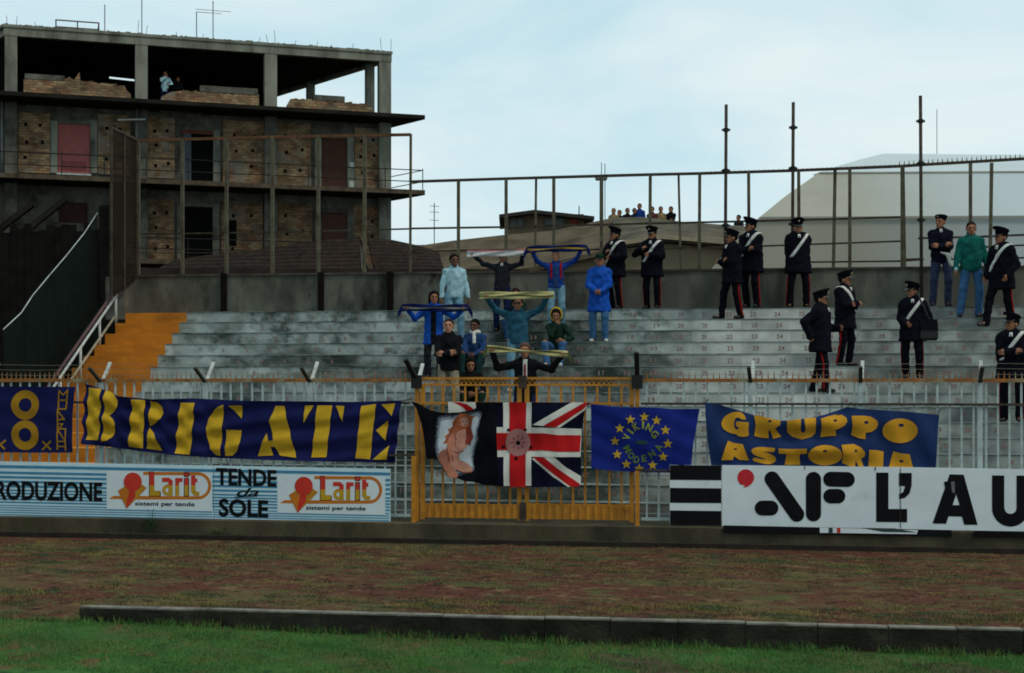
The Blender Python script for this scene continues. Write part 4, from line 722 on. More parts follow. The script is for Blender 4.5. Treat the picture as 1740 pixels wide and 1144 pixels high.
# ================================================================== the unfinished apartment block
BA = math.atan(.318); X1 = Vector((math.cos(BA), math.sin(BA), 0)); Y1 = Vector((-math.sin(BA), math.cos(BA), 0)); B0 = Vector(((665 - CX) / F * 64, 64, 0))
def BW(a, b, z): return B0 - X1 * a + Y1 * b + Vector((0, 0, z + H))
def BP(px, py, b=0):
    dx = (px - CX) / F; q = B0 + Y1 * b          # d*(dx,1) = q - a*X1
    d = (q.x * X1.y - q.y * X1.x) / (dx * X1.y - X1.x); p = Vector((dx * d, d, 0)) - q
    return -p.dot(X1), (YH - py) / F * d
def Ba(px, b=0): return BP(px, 300, b)[0]
def Bz(px, py, b=0): return BP(px, py, b)[1]
SK = .381; DP = 10.0
bl_conc = mat('block_concrete', (.235, .235, .19), .95, .25, 1.2, .1, .4, 12, stain=[((.075, .075, .06), .48, .68, 1.1), ((.10, .045, .02), .62, .70, 1.5), ((.03, .03, .025), .62, .70, .8)], stretch=(1.3, 1.3, .4))
bl_dark = mat('dimmed_concrete', (.135, .13, .105), .95, .35, 1.6, .1, .3, 12, stain=[((.045, .043, .034), .48, .66, 1.3), ((.16, .115, .07), .6, .7, 2.4)])  # darker copy of the block concrete; balcony shade put into the colour
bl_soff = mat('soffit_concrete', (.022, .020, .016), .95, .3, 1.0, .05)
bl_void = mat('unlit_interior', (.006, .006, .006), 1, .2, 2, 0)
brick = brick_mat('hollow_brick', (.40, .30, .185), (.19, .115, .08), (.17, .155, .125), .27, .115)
brick_d = brick_mat('dimmed_brick', (.30, .225, .145), (.15, .095, .067), (.12, .11, .085), .27, .115)  # same brick darkened for the lower storey, shade included in its colour
door_pink = mat('pink_shutter', (.36, .105, .095), .8, .12, 3); door_brown = mat('brown_shutter', (.075, .030, .018), .8, .15, 3)
blk = empty('apartment_block', BW(8, 5, -H), BA, label='unfinished concrete apartment block with open top storey and brick infill', cat='building')
def slab(mb, pts, z0, z1): mb.prism([BW(a, b, z0) for a, b in pts], (0, 0, z1 - z0))
WB = 16.42
ZR, ZS1, ZS2, ZS3 = 14.75, 11.72, 8.36, 5.0
mb = MB(); slab(mb, [(-.05, -.05), (WB + .05, -.05), (WB + SK * 6.5 + .1, 6.5), (SK * DP - .05, DP)], ZR - .12, ZR)
mb.build('roof_slab', bl_conc, blk)
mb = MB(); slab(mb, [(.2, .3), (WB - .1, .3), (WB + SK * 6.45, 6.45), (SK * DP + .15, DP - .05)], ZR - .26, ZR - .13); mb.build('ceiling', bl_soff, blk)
mb = MB(); mb.box(BW, -.02, WB + .02, 0, .3, ZR - .46, ZR - .123); r_ = random.Random(9)
for i in range(70):
    a = WB * i / 70 + r_.uniform(0, .1); mb.box(BW, a, a + r_.uniform(.08, .25), .01, .2, ZR + .002, ZR + r_.uniform(.015, .06))
mb.build('edge_beam', bl_conc, blk)
for (p, q) in (((.0, .31), (SK * DP, DP)), ((WB - .3, .31), (WB + SK * 6.2 - .3, 6.2))): mb = MB(); mb.bar(BW(p[0] + .15, p[1], ZR - .27), BW(q[0] + .15, q[1], ZR - .27), .28, .28); mb.build('side_beam', bl_conc, blk)
def btips(ztop, tip):
    a, _ = BP(tip[0], tip[1], -1.3); return [(a, -1.3), (24, -1.3), (24 + SK * 11.3, DP), (a + SK * 11.3, DP)]
for z, tip, nm in ((ZS1, (722, 208), 1), (ZS2, (722, 328), 2), (ZS3, (722, 452), 3)):
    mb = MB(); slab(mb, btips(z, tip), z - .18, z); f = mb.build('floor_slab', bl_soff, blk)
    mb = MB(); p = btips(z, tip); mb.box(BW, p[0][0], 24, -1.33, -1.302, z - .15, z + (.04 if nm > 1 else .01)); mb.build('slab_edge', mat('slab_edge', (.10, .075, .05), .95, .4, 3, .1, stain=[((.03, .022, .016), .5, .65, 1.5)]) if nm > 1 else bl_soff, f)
# columns through the storeys
for px in (8, 230, 450, 645):
    a0 = Ba(px + 21, 0); a1 = Ba(px, 0)
    for z0, z1 in ((ZS1, ZR - .463), (ZS2, ZS1 - .183), (ZS3, ZS2 - .183), (-1, ZS3 - .183)):
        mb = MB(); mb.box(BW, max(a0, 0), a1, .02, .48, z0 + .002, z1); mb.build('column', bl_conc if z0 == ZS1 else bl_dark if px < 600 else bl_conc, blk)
for bb in (1.25, 6.2):
    mb = MB(); a = SK * bb; mb.box(BW, a + .02, a + .40, bb, bb + .4, ZS1, ZR - .3); mb.build('column', bl_conc, blk)
# rear wall of the open storey with gaps to the sky
# rear wall of the open storey, running obliquely, with gaps to the sky
RA, RB = BW(SK * DP, DP - .2, 0), BW(WB + SK * 6.3, 6.3, 0)
def rear(px):
    dx = (px - CX) / F; e = RB - RA; t = (RA.y * dx - RA.x) / (e.x - e.y * dx); return RA + e * t
mb = MB(); zc = ZR - .28
for x0, x1, gap in [(16, 155, None), (155, 169, (118, 127.5)), (169, 185, None), (185, 229, (121, 134)), (229, 470, None)]:
    p, q = rear(x0), rear(x1); bands = [(ZS1, zc)] if gap is None else [(ZS1, (YH - gap[1]) / F * p.y)]
    for z0, z1 in bands: mb.bar(p + Vector((0, 0, (z0 + z1) / 2)), q + Vector((0, 0, (z0 + z1) / 2)), z1 - z0, .15)
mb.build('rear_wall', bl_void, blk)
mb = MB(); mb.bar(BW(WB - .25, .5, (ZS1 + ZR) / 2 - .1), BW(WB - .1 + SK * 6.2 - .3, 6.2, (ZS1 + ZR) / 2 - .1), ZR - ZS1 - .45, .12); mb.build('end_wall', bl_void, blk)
# broken brick parapets of the top storey
def parapet(pts, b0=.12, b1=.36, m=brick):
    r_ = random.Random(len(pts) * 7 + int(pts[0][0])); q_ = []; n_ = len(pts)      # uneven courses along the broken top edge
    for i in range(n_):
        p, q = pts[i], pts[(i + 1) % n_]; q_.append(p)
        if q[0] > p[0] + 7 and 0 < i < n_ - 2:
            k_ = int((q[0] - p[0]) / 6)
            for j in range(1, k_):
                t = j / k_; y = p[1] + (q[1] - p[1]) * t + r_.choice([0, 0, 2.2, -1.2, 1.2]); x = p[0] + (q[0] - p[0]) * t; q_ += [(x - .3, q_[-1][1]), (x, y)]
    pts = q_; mb = MB(); P = [BW(*((lambda q: (q[0], b0, q[1]))(BP(x, y, b0)))) for x, y in pts]; mb.prism(P, Y1 * (b1 - b0)); return mb.build('parapet', m, blk)
parapet([(40, 168), (40, 135), (50, 134), (112, 134), (118, 131), (126, 136), (135, 122), (137, 138), (172, 141), (212, 146), (214, 152), (222, 160), (224, 180), (40, 172)])
parapet([(272, 186), (274, 165), (283, 160), (292, 156), (316, 154), (342, 156), (440, 161), (440, 195), (272, 190)])
parapet([(483, 196), (488, 178), (494, 168), (530, 170), (560, 172), (618, 176), (630, 182), (634, 188), (636, 206), (483, 200)])
for x0, x1, y0, y1 in ((42, 110, 129, 133.5), (340, 438, 151, 155.5), (532, 586, 164, 169.5)):
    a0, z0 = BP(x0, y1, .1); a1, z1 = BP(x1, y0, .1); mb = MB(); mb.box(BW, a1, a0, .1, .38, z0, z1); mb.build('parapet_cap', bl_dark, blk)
# facade of the two storeys below: backing wall, brick fields, door openings
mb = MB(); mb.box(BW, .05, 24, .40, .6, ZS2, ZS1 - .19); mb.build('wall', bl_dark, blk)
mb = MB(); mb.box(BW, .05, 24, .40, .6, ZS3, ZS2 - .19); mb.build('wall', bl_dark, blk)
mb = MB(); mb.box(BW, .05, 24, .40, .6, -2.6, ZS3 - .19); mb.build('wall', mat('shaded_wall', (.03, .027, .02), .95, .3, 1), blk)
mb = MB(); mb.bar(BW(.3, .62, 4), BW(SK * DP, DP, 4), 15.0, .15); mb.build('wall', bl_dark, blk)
def field(name, x0, x1, y0, y1, b, m, dep=.1, parent=None):
    a0, z0 = BP((x0 + x1) / 2, y1, b); a1, z1 = BP((x0 + x1) / 2, y0, b); mb = MB(); mb.box(BW, Ba(x1, b), Ba(x0, b), b, b + dep, z0, z1); return mb.build(name, m, parent or blk)
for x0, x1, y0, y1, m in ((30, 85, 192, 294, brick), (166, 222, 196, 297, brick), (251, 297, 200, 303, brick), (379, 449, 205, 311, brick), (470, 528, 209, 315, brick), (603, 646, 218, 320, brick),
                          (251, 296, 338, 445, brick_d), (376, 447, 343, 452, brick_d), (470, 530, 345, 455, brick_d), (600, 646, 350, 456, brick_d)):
    f = field('brick_wall', x0, x1, y0, y1, .26, m, .135); hb = MB(); r_ = random.Random(int(x0)); w = x1 - x0
    for fy in (.22, .46, .76):
        for fx in (.27, .72):
            if r_.random() < .8:
                x = x0 + w * (fx + r_.uniform(-.05, .05)); y = y0 + (y1 - y0) * (fy + r_.uniform(-.03, .03)); a, z = BP(x, y, .25); hb.box(BW, a - .062, a + .062, .243, .262, z - .068, z + .068)
    if hb.v: hb.build('putlog_hole', bl_void, f)
def door(x0, x1, y0, y1, m, jamb=True):
    d = field('door', x0, x1, y0, y1, .335, m, .05)
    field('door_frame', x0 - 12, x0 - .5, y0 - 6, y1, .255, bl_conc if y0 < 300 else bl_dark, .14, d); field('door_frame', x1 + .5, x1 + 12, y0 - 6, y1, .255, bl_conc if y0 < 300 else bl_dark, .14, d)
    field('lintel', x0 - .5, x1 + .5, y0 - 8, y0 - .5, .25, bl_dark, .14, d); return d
d = door(98, 153, 211, 294, door_pink); field('lower_panel', 104, 147, 274, 291, .325, mat('pink_dark', (.22, .06, .055), .8), .008, d)
field('threshold', 96, 155, 294.5, 297.5, .2, white_paint, .2, d)
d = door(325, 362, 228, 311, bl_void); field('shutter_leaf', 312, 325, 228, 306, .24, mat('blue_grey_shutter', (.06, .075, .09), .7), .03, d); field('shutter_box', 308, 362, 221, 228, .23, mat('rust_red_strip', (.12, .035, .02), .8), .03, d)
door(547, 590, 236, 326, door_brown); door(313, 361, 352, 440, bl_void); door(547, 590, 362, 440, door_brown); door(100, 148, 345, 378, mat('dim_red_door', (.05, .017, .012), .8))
field('window', 389, 402, 374, 418, .25, bl_void, .01)
field('white_mark', 594, 602, 276, 284, .24, white_paint, .01); field('white_mark', 594, 602, 308, 320, .24, white_paint, .01)
for px in (3, 232): 
    mb = MB(); a = Ba(px, -.05); mb.tube(BW(a, -.06, ZS2 + .05), BW(a, -.06, ZS1 - .2), .05, 8); mb.build('downpipe', mat('pipe_grey', (.16, .18, .17), .7), blk, True)
mb = MB(); p, q = BP(200, 204, -.4), BP(247, 203, -.4); mb.tube(BW(p[0], -.4, p[1]), BW(q[0], -.4, q[1]), .04, 6); mb.build('white_bar', white_paint, blk)
# balcony rails
for z, hs in ((ZS2, (.42, .93)), (ZS3, (.5, .95))):
    mb = MB(); a_, _ = BP(722, 300, -1.2)
    for h in hs: mb.tube(BW(a_ + .1, -1.2, z + h), BW(24, -1.2, z + h), .022, 6); mb.tube(BW(a_ + .1, -1.2, z + h), BW(a_ + .1 + SK * 3, 1.8, z + h), .02, 6)
    for i in range(15): a = a_ + .1 + i * 1.7; mb.tube(BW(a, -1.2, z), BW(a, -1.2, z + 1.0), .022, 6)
    mb.build('balcony_rail', black_steel, blk)
mb = MB()
for (x0, y0, x1, y1) in ((-5, 393, 55, 347), (45, 392, 112, 338)): 
    p, q = BP(x0, y0, -.9), BP(x1, y1, -.9); mb.bar(BW(p[0], -.9, p[1]), BW(q[0], -.9, q[1]), .22, .8)
mb.build('outside_stair', bl_soff, blk)
# starter bars of the roof, cage on it, aerials
mb = MB(); r_ = random.Random(3)
for px in (12, 28, 60, 180, 234, 248, 300, 345, 440, 455, 468, 500, 540, 560, 600, 648, 664):
    a = Ba(px, .15); h = r_.choice([.25, .4, .9, .6]) if px in (12, 28, 234, 248, 455, 468, 648, 664) else r_.uniform(.1, .3); mb.tube(BW(a, .15, ZR), BW(a + r_.uniform(-.1, .1), .15, ZR + h), .011, 5)
mb.build('starter_bar', rust_dark, blk)
cg = empty('roof_cage', BW(Ba(131, .5), .9, ZR), BA, label='low rusty steel frame lying on the roof slab', cat='frame'); mb = MB(); A0, A1 = Ba(168, .3), Ba(95, .3)
for b in (.3, 1.5):
    for h in (.02, .40): mb.tube(BW(A0, b, ZR + h), BW(A1, b, ZR + h), .028, 6)
    for a in (A0, (A0 + A1) / 2, A1): mb.tube(BW(a, b, ZR), BW(a, b, ZR + .4), .028, 6)
for a in (A0, A1): mb.tube(BW(a, .3, ZR + .40), BW(a, 1.5, ZR + .40), .028, 6)
mb.build('frame', mat('cage_rust', (.10, .035, .025), .85, .3, 5), cg)
aer = mat('aerial_steel', (.10, .12, .13), .6, .2, 5)
for px, top, b, lab, arms in ((178, 8, 3, 'roof aerial mast left of the others on the block, plain pole', ()), (241, -14, 5, 'tallest plain roof mast behind the second column of the block', ()), (362, 2, 4, 'roof aerial with crossbars and a bent side arm', ((18, -30, 30), (22.5, -26, 14))), (334, 20, 4, 'short roof aerial with one crossbar at its top', ((20.5, 0, 26),))):
    a = Ba(px, b); o = empty('roof_aerial', BW(a, b, ZR), BA, label=lab, cat='aerial', group='aerials on the roof of the unfinished block'); zt = Bz(px, top, b); mb = MB(); mb.tube(BW(a, b, ZR), BW(a, b, zt), .024, 6); mb.build('mast', aer, o)
    if arms:
        mb = MB()
        for y, l, r in arms: z = Bz(px, y, b); mb.tube(BW(Ba(px + l, b), b, z), BW(Ba(px + r, b), b, z), .012, 5)
        mb.build('crossbar', aer, o)

# ================================================================== houses behind the wall
def tile_rows(m, period):
    t_ = m.node_tree; N_, L_ = t_.nodes, t_.links; bs = N_['Principled BSDF']; tcn = N_.new('ShaderNodeTexCoord'); wv = N_.new('ShaderNodeTexWave'); wv.bands_direction = 'Z'; wv.wave_profile = 'SAW'; wv.inputs['Scale'].default_value = .314 / period; wv.inputs['Distortion'].default_value = .6; wv.inputs['Detail Scale'].default_value = 2; L_.new(tcn.outputs['Object'], wv.inputs['Vector'])
    src = bs.inputs['Base Color'].links[0].from_socket; mm_ = N_.new('ShaderNodeMix'); mm_.data_type = 'RGBA'; mm_.blend_type = 'MULTIPLY'; mm_.inputs['Factor'].default_value = .75; L_.new(src, mm_.inputs['A']); L_.new(wv.outputs['Color'], mm_.inputs['B']); L_.new(mm_.outputs['Result'], bs.inputs['Base Color']); return m
tile_d = mat('dark_roof_tiles', (.032, .019, .013), .95, .5, 3, .05, .9, 9, stain=[((.09, .036, .018), .60, .68, 1.4), ((.02, .016, .012), .5, .7, .8)], stretch=(2, .6, 1))
tan_w = mat('tan_plaster', (.19, .155, .10), .95, .2, .8, .1, .2, 8, stain=[((.09, .08, .06), .5, .72, .5)])
beige_w = mat('beige_wall', (.27, .225, .15), .95, .12, .8, .1, .2, 8, stain=[((.16, .135, .095), .55, .75, .4)])
rf_grey = mat('mottled_roof', (.115, .10, .07), .95, .3, 1.2, .05, .5, 9, stain=[((.05, .045, .034), .47, .66, .7), ((.16, .13, .085), .58, .7, 1.1)], stretch=(1, 1, 1))
tile_rows(tile_d, .16)
def roofhouse(name, label, ridge, eave, dr, de, wallm, roofm, zbot=-1.0, thick=.18):
    """a pitched roof: ridge polyline (pixels, depth dr) falling to an eave polyline (depth de), walls below it"""
    o = empty(name, Vector((at(*eave[0], de).x, de, 0)), 0, label=label, cat='house'); Rg = [at(x, y, dr) for x, y in ridge]; Ev = [at(x, y, de) for x, y in eave]; Bk = [Vector((p.x, p.y + (dr - de), 2 * 0 + Ev[min(i, len(Ev) - 1)].z)) for i, p in enumerate(Rg)]
    n = len(Rg); mb = MB(); dz = Vector((0, 0, -thick))
    mb.add(Rg + Ev + [p + dz for p in Rg] + [p + dz for p in Ev], [(i, i + 1, n + i + 1, n + i) for i in range(n - 1)] + [(2 * n + i, 3 * n + i, 3 * n + i + 1, 2 * n + i + 1) for i in range(n - 1)] + [(n + i, n + i + 1, 3 * n + i + 1, 3 * n + i) for i in range(n - 1)] + [(0, n, 3 * n, 2 * n), (n - 1, 3 * n - 1, 4 * n - 1, 2 * n - 1)])
    mb.add(Rg + Bk, [(i, n + i, n + i + 1, i + 1) for i in range(n - 1)]); mb.build('roof', roofm, o)
    mb = MB(); f = [Vector((p.x, p.y + .35, p.z - thick - .02)) for p in Ev]; bk = [Vector((p.x, p.y, p.z - thick - .02)) for p in Bk]
    for i in range(n - 1): mb.hexa([Vector((f[i].x, f[i].y, zbot)), Vector((f[i + 1].x, f[i + 1].y, zbot)), Vector((bk[i + 1].x, bk[i + 1].y, zbot)), Vector((bk[i].x, bk[i].y, zbot)), f[i], f[i + 1], bk[i + 1], bk[i]])
    for e in (0, n - 1): mb.add([f[e], bk[e], Rg[e] + dz * 1.05], [(0, 1, 2)])
    mb.build('wall', wallm, o); return o
roofhouse('shed', 'dark tiled lean-to roof rising to a ridge before the unfinished block', [(300, 440), (430, 425), (520, 412), (612, 402)], [(225, 478), (380, 478), (500, 478), (612, 474)], 45, 40, mat('shed_wall', (.06, .05, .04), .95, .3, 1), tile_d)
roofhouse('house', 'low dark tiled roof just right of the unfinished block', [(625, 404), (668, 408), (705, 416), (745, 427)], [(640, 474), (680, 474), (720, 474), (760, 474)], 50, 44, mat('shed_wall', (.06, .05, .04)), tile_d)
roofhouse('house', 'long mottled roof sloping up behind the fans to the spectators', [(690, 421), (770, 409), (850, 400), (940, 392), (1042, 371)], [(740, 466), (820, 462), (900, 455), (960, 440), (1030, 424)], 56, 50, tan_w, mat('brown_roof', (.11, .085, .055), .95, .35, 1.2, .05, .5, 9, stain=[((.045, .03, .022), .5, .68, .7)]))
hs = roofhouse('house', 'beige house with shallow mottled roof under the rooftop spectators', [(1000, 379), (1042, 370), (1090, 369), (1170, 378), (1305, 387)], [(960, 428), (1018, 419), (1124, 402.5), (1180, 407), (1305, 418)], 58, 52, beige_w, rf_grey)
mb = MB(); e = [at(x, y, 51.9) for x, y in ((960, 428), (1018, 419), (1124, 402.5), (1180, 407), (1305, 418))]
for a, b in zip(e[:-1], e[1:]): mb.bar(a, b, .16, .12)
mb.build('eaves_board', mat('eaves_cream', (.33, .28, .19), .9), hs)
hut = empty('roof_hut', at(930, 398, 60), 0, label='small tan hut with flat overhanging roof and two grey windows', cat='house')
def F60(px0, px1, y0, y1, d0, d1, mb): a = at(px0, y1, d0); b = at(px1, y0, d0); mb.hexa([(a.x, d0, a.z), (b.x, d0, a.z), (b.x, d1, a.z), (a.x, d1, a.z), (a.x, d0, b.z), (b.x, d0, b.z), (b.x, d1, b.z), (a.x, d1, b.z)]); return mb
mb = F60(857, 992, 364, 412, 60, 63.5, MB()); mb.build('wall', tan_w, hut)
mb = MB(); r_ = [at(848, 364.5, 59.3), at(908, 356.5, 59.3), at(1010, 367.5, 59.3)]; r_2 = [p + Vector((0, 4.6, 0)) for p in r_]; dz = Vector((0, 0, -.14))
mb.add(r_ + r_2 + [p + dz for p in r_ + r_2], [(0, 1, 4, 3), (1, 2, 5, 4), (6, 9, 10, 7), (7, 10, 11, 8), (0, 6, 7, 1), (1, 7, 8, 2), (3, 4, 10, 9), (4, 5, 11, 10), (0, 3, 9, 6), (2, 8, 11, 5)]); mb.build('roof', mat('hut_roof', (.035, .03, .026), .9, .3, 2), hut)
for x0, x1 in ((866, 890), (925, 960)):
    mb = F60(x0, x1, 371, 388, 59.95, 59.99, MB()); w = mb.build('window', mat('dull_glass', (.10, .12, .12), .35, .2, 2), hut)
    mb = MB()
    for x in (x0, (x0 + x1) / 2, x1): F60(x - .8, x + .8, 370, 389, 59.9, 59.949, mb)
    mb.build('window_frame', mat('frame_grey', (.08, .075, .06), .8), w)
mb = F60(968, 982, 372, 380, 59.9, 59.98, MB()); mb.build('red_panel', mat('red_panel', (.30, .05, .03), .7), hut)
# fillers between the block and the stand: a yard wall so no gap shows above the retaining wall
yw = MB(); yw.hexa([at(225, 478, 37), at(900, 472, 37), at(900, 472, 37.3), at(225, 478, 37.3), at(225, 455, 37), at(900, 458, 37), at(900, 458, 37.3), at(225, 455, 37.3)]); yw.build('yard_wall', mat('yard_wall', (.028, .02, .015), .95, .4, 2), label='very low dark yard wall just above the retaining wall coping', cat='wall')
lm = empty('light_mast', Vector((at(1022, 470, 75).x, 75, 0)), 0, label='distant lighting mast with a flat head behind the steel fence', cat='mast'); p = at(1022, 302, 75); mb = MB(); mb.tube((p.x, 75, 0), p, .14, 8, .10); mb.build('mast', mat('mast_grey', (.16, .17, .16), .7), lm, True)
mb = MB(); mb.hexa([p + Vector(q) for q in ((-.28, -.3, -.12), (.28, -.3, -.12), (.28, .3, -.12), (-.28, .3, -.12), (-.36, -.3, .1), (.36, -.3, .1), (.36, .3, .1), (-.36, .3, .1))]); mb.build('lamp_head', mat('mast_grey', (.16, .17, .16)), lm); mb = MB(); mb.tube(p, p + Vector((0, 0, .8)), .02, 5); mb.build('lightning_rod', aer, lm)
for px, y0, y1, d, lab in ((738, 470, 345, 70, 'thin distant television aerial right of the unfinished block'), (1028, 380, 278, 90, 'thin aerial behind the lighting mast'), (984, 369, 350, 62, 'short aerial stub behind the tan hut'), (1592, 300, 186, 105, 'thin pale aerial right of the tallest pole')):
    p, q = at(px, y0, d), at(px, y1, d); o = empty('aerial', (p.x, d, max(0, p.z)), 0, label=lab, cat='aerial'); mb = MB(); mb.tube(p, q, .025, 5); mb.build('mast', aer, o)
    if px == 738: 
        mb = MB()
        for y in (350, 360, 374): mb.tube(at(px - 8, y, d), at(px + 8, y + 1, d), .014, 5)
        mb.build('crossbar', aer, o)
# the big fabric hall
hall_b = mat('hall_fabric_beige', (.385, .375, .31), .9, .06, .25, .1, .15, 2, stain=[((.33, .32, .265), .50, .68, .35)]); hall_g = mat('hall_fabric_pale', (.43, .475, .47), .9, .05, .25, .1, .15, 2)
hall_r = mat('hall_roof_fabric', (.57, .63, .64), .9, .05, .25, .1)
hall = empty('fabric_hall', Vector((at(1500, 458, 47).x, 47, 0)), 0, label='huge pale fabric-covered hall with sloping faceted roof at the right', cat='building')
def hallp(name, pts, m, thick=.25):  # pts: (px,py,depth)
    P = [at(q[0], q[1], q[2] * .67) for q in pts]; mb = MB(); n_ = (P[1] - P[0]).cross(P[2] - P[0]).normalized(); n_ = n_ if n_.y > 0 else -n_; mb.prism(P, n_ * thick); return mb.build(name, m, hall)
t_ = hall_b.node_tree; bs = t_.nodes['Principled BSDF']; src = bs.inputs['Base Color'].links[0].from_socket     # haze put into the colour: paler and bluer towards the right
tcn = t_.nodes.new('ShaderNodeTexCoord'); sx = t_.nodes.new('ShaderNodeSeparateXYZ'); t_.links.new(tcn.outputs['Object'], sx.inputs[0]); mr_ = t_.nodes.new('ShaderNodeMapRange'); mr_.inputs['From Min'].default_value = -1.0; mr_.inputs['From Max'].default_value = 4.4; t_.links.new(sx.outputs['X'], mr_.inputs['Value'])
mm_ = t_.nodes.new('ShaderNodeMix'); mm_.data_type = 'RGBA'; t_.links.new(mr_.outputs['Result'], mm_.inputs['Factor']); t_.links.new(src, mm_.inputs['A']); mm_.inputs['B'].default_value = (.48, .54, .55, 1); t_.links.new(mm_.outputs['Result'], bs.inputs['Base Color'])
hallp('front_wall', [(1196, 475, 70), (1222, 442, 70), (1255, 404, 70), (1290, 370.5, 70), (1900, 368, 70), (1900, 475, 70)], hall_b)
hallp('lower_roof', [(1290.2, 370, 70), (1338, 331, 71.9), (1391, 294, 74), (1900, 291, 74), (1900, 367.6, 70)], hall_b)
hallp('upper_roof', [(1391, 293.6, 74), (1425, 282, 77), (1462, 271, 80.5), (1502, 261, 84), (1900, 265, 84), (1900, 290.6, 74)], hall_r)
mb = MB()
for y in (294, 370):
    dd = 49.5 if y == 294 else 46.83; mb.bar(at(1392 if y == 294 else 1292, y, dd), at(1900, y - 2.5, dd), .06, .05)
mb.build('seam', mat('hall_seam', (.36, .355, .30), .9, .1, 1), hall)
# ================================================================== people: smooth implicit bodies meshed with surface nets
def _cone(P, a, b, ra, rb):
    a = np.asarray(a, float); b = np.asarray(b, float); ab = b - a; t = np.clip(((P - a) @ ab) / max(1e-9, ab @ ab), 0, 1)
    return np.linalg.norm(P - a - t[..., None] * ab, axis=-1) - (ra + (rb - ra) * t)
def _ell(P, c, r):
    r = np.asarray(r, float); q = (P - np.asarray(c, float)) / r; k0 = np.linalg.norm(q, axis=-1); k1 = np.linalg.norm(q / r, axis=-1) + 1e-9
    return k0 * (k0 - 1) / k1
def _smin(a, b, k):
    h = np.clip(.5 + .5 * (b - a) / k, 0, 1); return b * (1 - h) + a * h - k * h * (1 - h)
def _union(ds, k):
    o = ds[0]
    for d in ds[1:]: o = _smin(o, d, k)
    return o
def surfnet(fn, lo, hi, h):
    lo = np.asarray(lo, float) - 2 * h; n = np.ceil((np.asarray(hi, float) + 2 * h - lo) / h).astype(int) + 1
    ax = [lo[i] + h * np.arange(n[i]) for i in range(3)]; G = np.stack(np.meshgrid(*ax, indexing='ij'), -1); V = fn(G); s = V < 0
    c = sum(s[i:n[0] - 1 + i, j:n[1] - 1 + j, k:n[2] - 1 + k].astype(int) for i in (0, 1) for j in (0, 1) for k in (0, 1)); act = (c > 0) & (c < 8); idx = -np.ones(act.shape, int); I = np.argwhere(act); idx[act] = np.arange(len(I))
    acc = np.zeros((len(I), 3)); cnt = np.zeros(len(I))
    offs = [(i, j, k) for i in (0, 1) for j in (0, 1) for k in (0, 1)]
    for a in offs:
        for d in range(3):
            if a[d]: continue
            b = list(a); b[d] = 1; va = V[I[:, 0] + a[0], I[:, 1] + a[1], I[:, 2] + a[2]]; vb = V[I[:, 0] + b[0], I[:, 1] + b[1], I[:, 2] + b[2]]; m = (va < 0) != (vb < 0)
            t = np.where(m, va / np.where(m, va - vb, 1), 0); p = np.array(a, float)[None].repeat(len(I), 0); p[:, d] = t; acc[m] += p[m]; cnt[m] += 1
    verts = lo + h * (I + acc / np.maximum(cnt, 1)[:, None]); faces = []
    for d in range(3):
        e, f = (d + 1) % 3, (d + 2) % 3; sl0 = [slice(None)] * 3; sl1 = [slice(None)] * 3; sl0[d] = slice(0, -1); sl1[d] = slice(1, None)
        A, B = s[tuple(sl0)], s[tuple(sl1)]; E = np.argwhere(A != B); ok = (E[:, e] > 0) & (E[:, f] > 0) & (E[:, e] < n[e] - 1) & (E[:, f] < n[f] - 1); E = E[ok]
        if not len(E): continue
        q = []
        for de, df in ((1, 1), (0, 1), (0, 0), (1, 0)):
            X = E.copy(); X[:, e] -= de; X[:, f] -= df; q.append(idx[X[:, 0], X[:, 1], X[:, 2]])
        q = np.stack(q, 1); ins = A[E[:, 0], E[:, 1], E[:, 2]]; q[~ins] = q[~ins][:, ::-1]; faces.append(q)
    return verts, np.concatenate(faces) if faces else np.zeros((0, 4), int)
def ik(a, c, l1, l2, pole):
    a = np.asarray(a, float); c = np.asarray(c, float); d = c - a; L = np.linalg.norm(d); Lm = min(L, (l1 + l2) * .995); u = d / L; c = a + u * Lm
    p = np.asarray(pole, float); p = p - u * (p @ u); p /= np.linalg.norm(p) + 1e-9; x = (l1 * l1 - l2 * l2 + Lm * Lm) / (2 * Lm); y = math.sqrt(max(0, l1 * l1 - x * x))
    return a + u * x + p * y, c
def hand_template(curl):
    """right-angled hand frame: x along the fingers, y to the thumb, z out of the palm"""
    prims = []
    for i, (y, L) in enumerate(((.032, .070), (.011, .078), (-.011, .072), (-.032, .056))):
        a = np.array([.088, y, 0]); seg = [.45 * L, .32 * L, .23 * L]; ang = 0; r = .0088
        for j, s_ in enumerate(seg):
            ang += curl * (.9, 1.1, .7)[j]; b = a + s_ * np.array([math.cos(ang), y * .5 * (1 - curl), math.sin(ang)]); prims.append((a, b, r, r - .0007)); a = b; r -= .0007
    t0 = np.array([.03, .03, .006]); t1 = np.array([.066, .060 - .012 * curl, .014 + .012 * curl]); t2 = np.array([.098, .062 - .03 * curl, .02 + .022 * curl]); prims += [(t0, t1, .013, .010), (t1, t2, .010, .0085)]
    def f(P):
        Q = P * np.array([1, 1, 1.7]); palm = _union([_cone(Q, (0, 0, 0), (.03, 0, 0), .030, .038), _cone(Q, (.04, .014, 0), (.084, .02, 0), .030, .026), _cone(Q, (.04, -.014, 0), (.08, -.02, 0), .028, .024)], .015) / 1.35
        fing = np.minimum.reduce([_cone(P, *p) for p in prims]); return _smin(palm, fing, .006)
    return surfnet(f, (-.03, -.06, -.06), (.19, .09, .11), .0068)
HANDS = {}
def hand_mesh(curl):
    if curl not in HANDS: HANDS[curl] = hand_template(curl)
    return HANDS[curl]
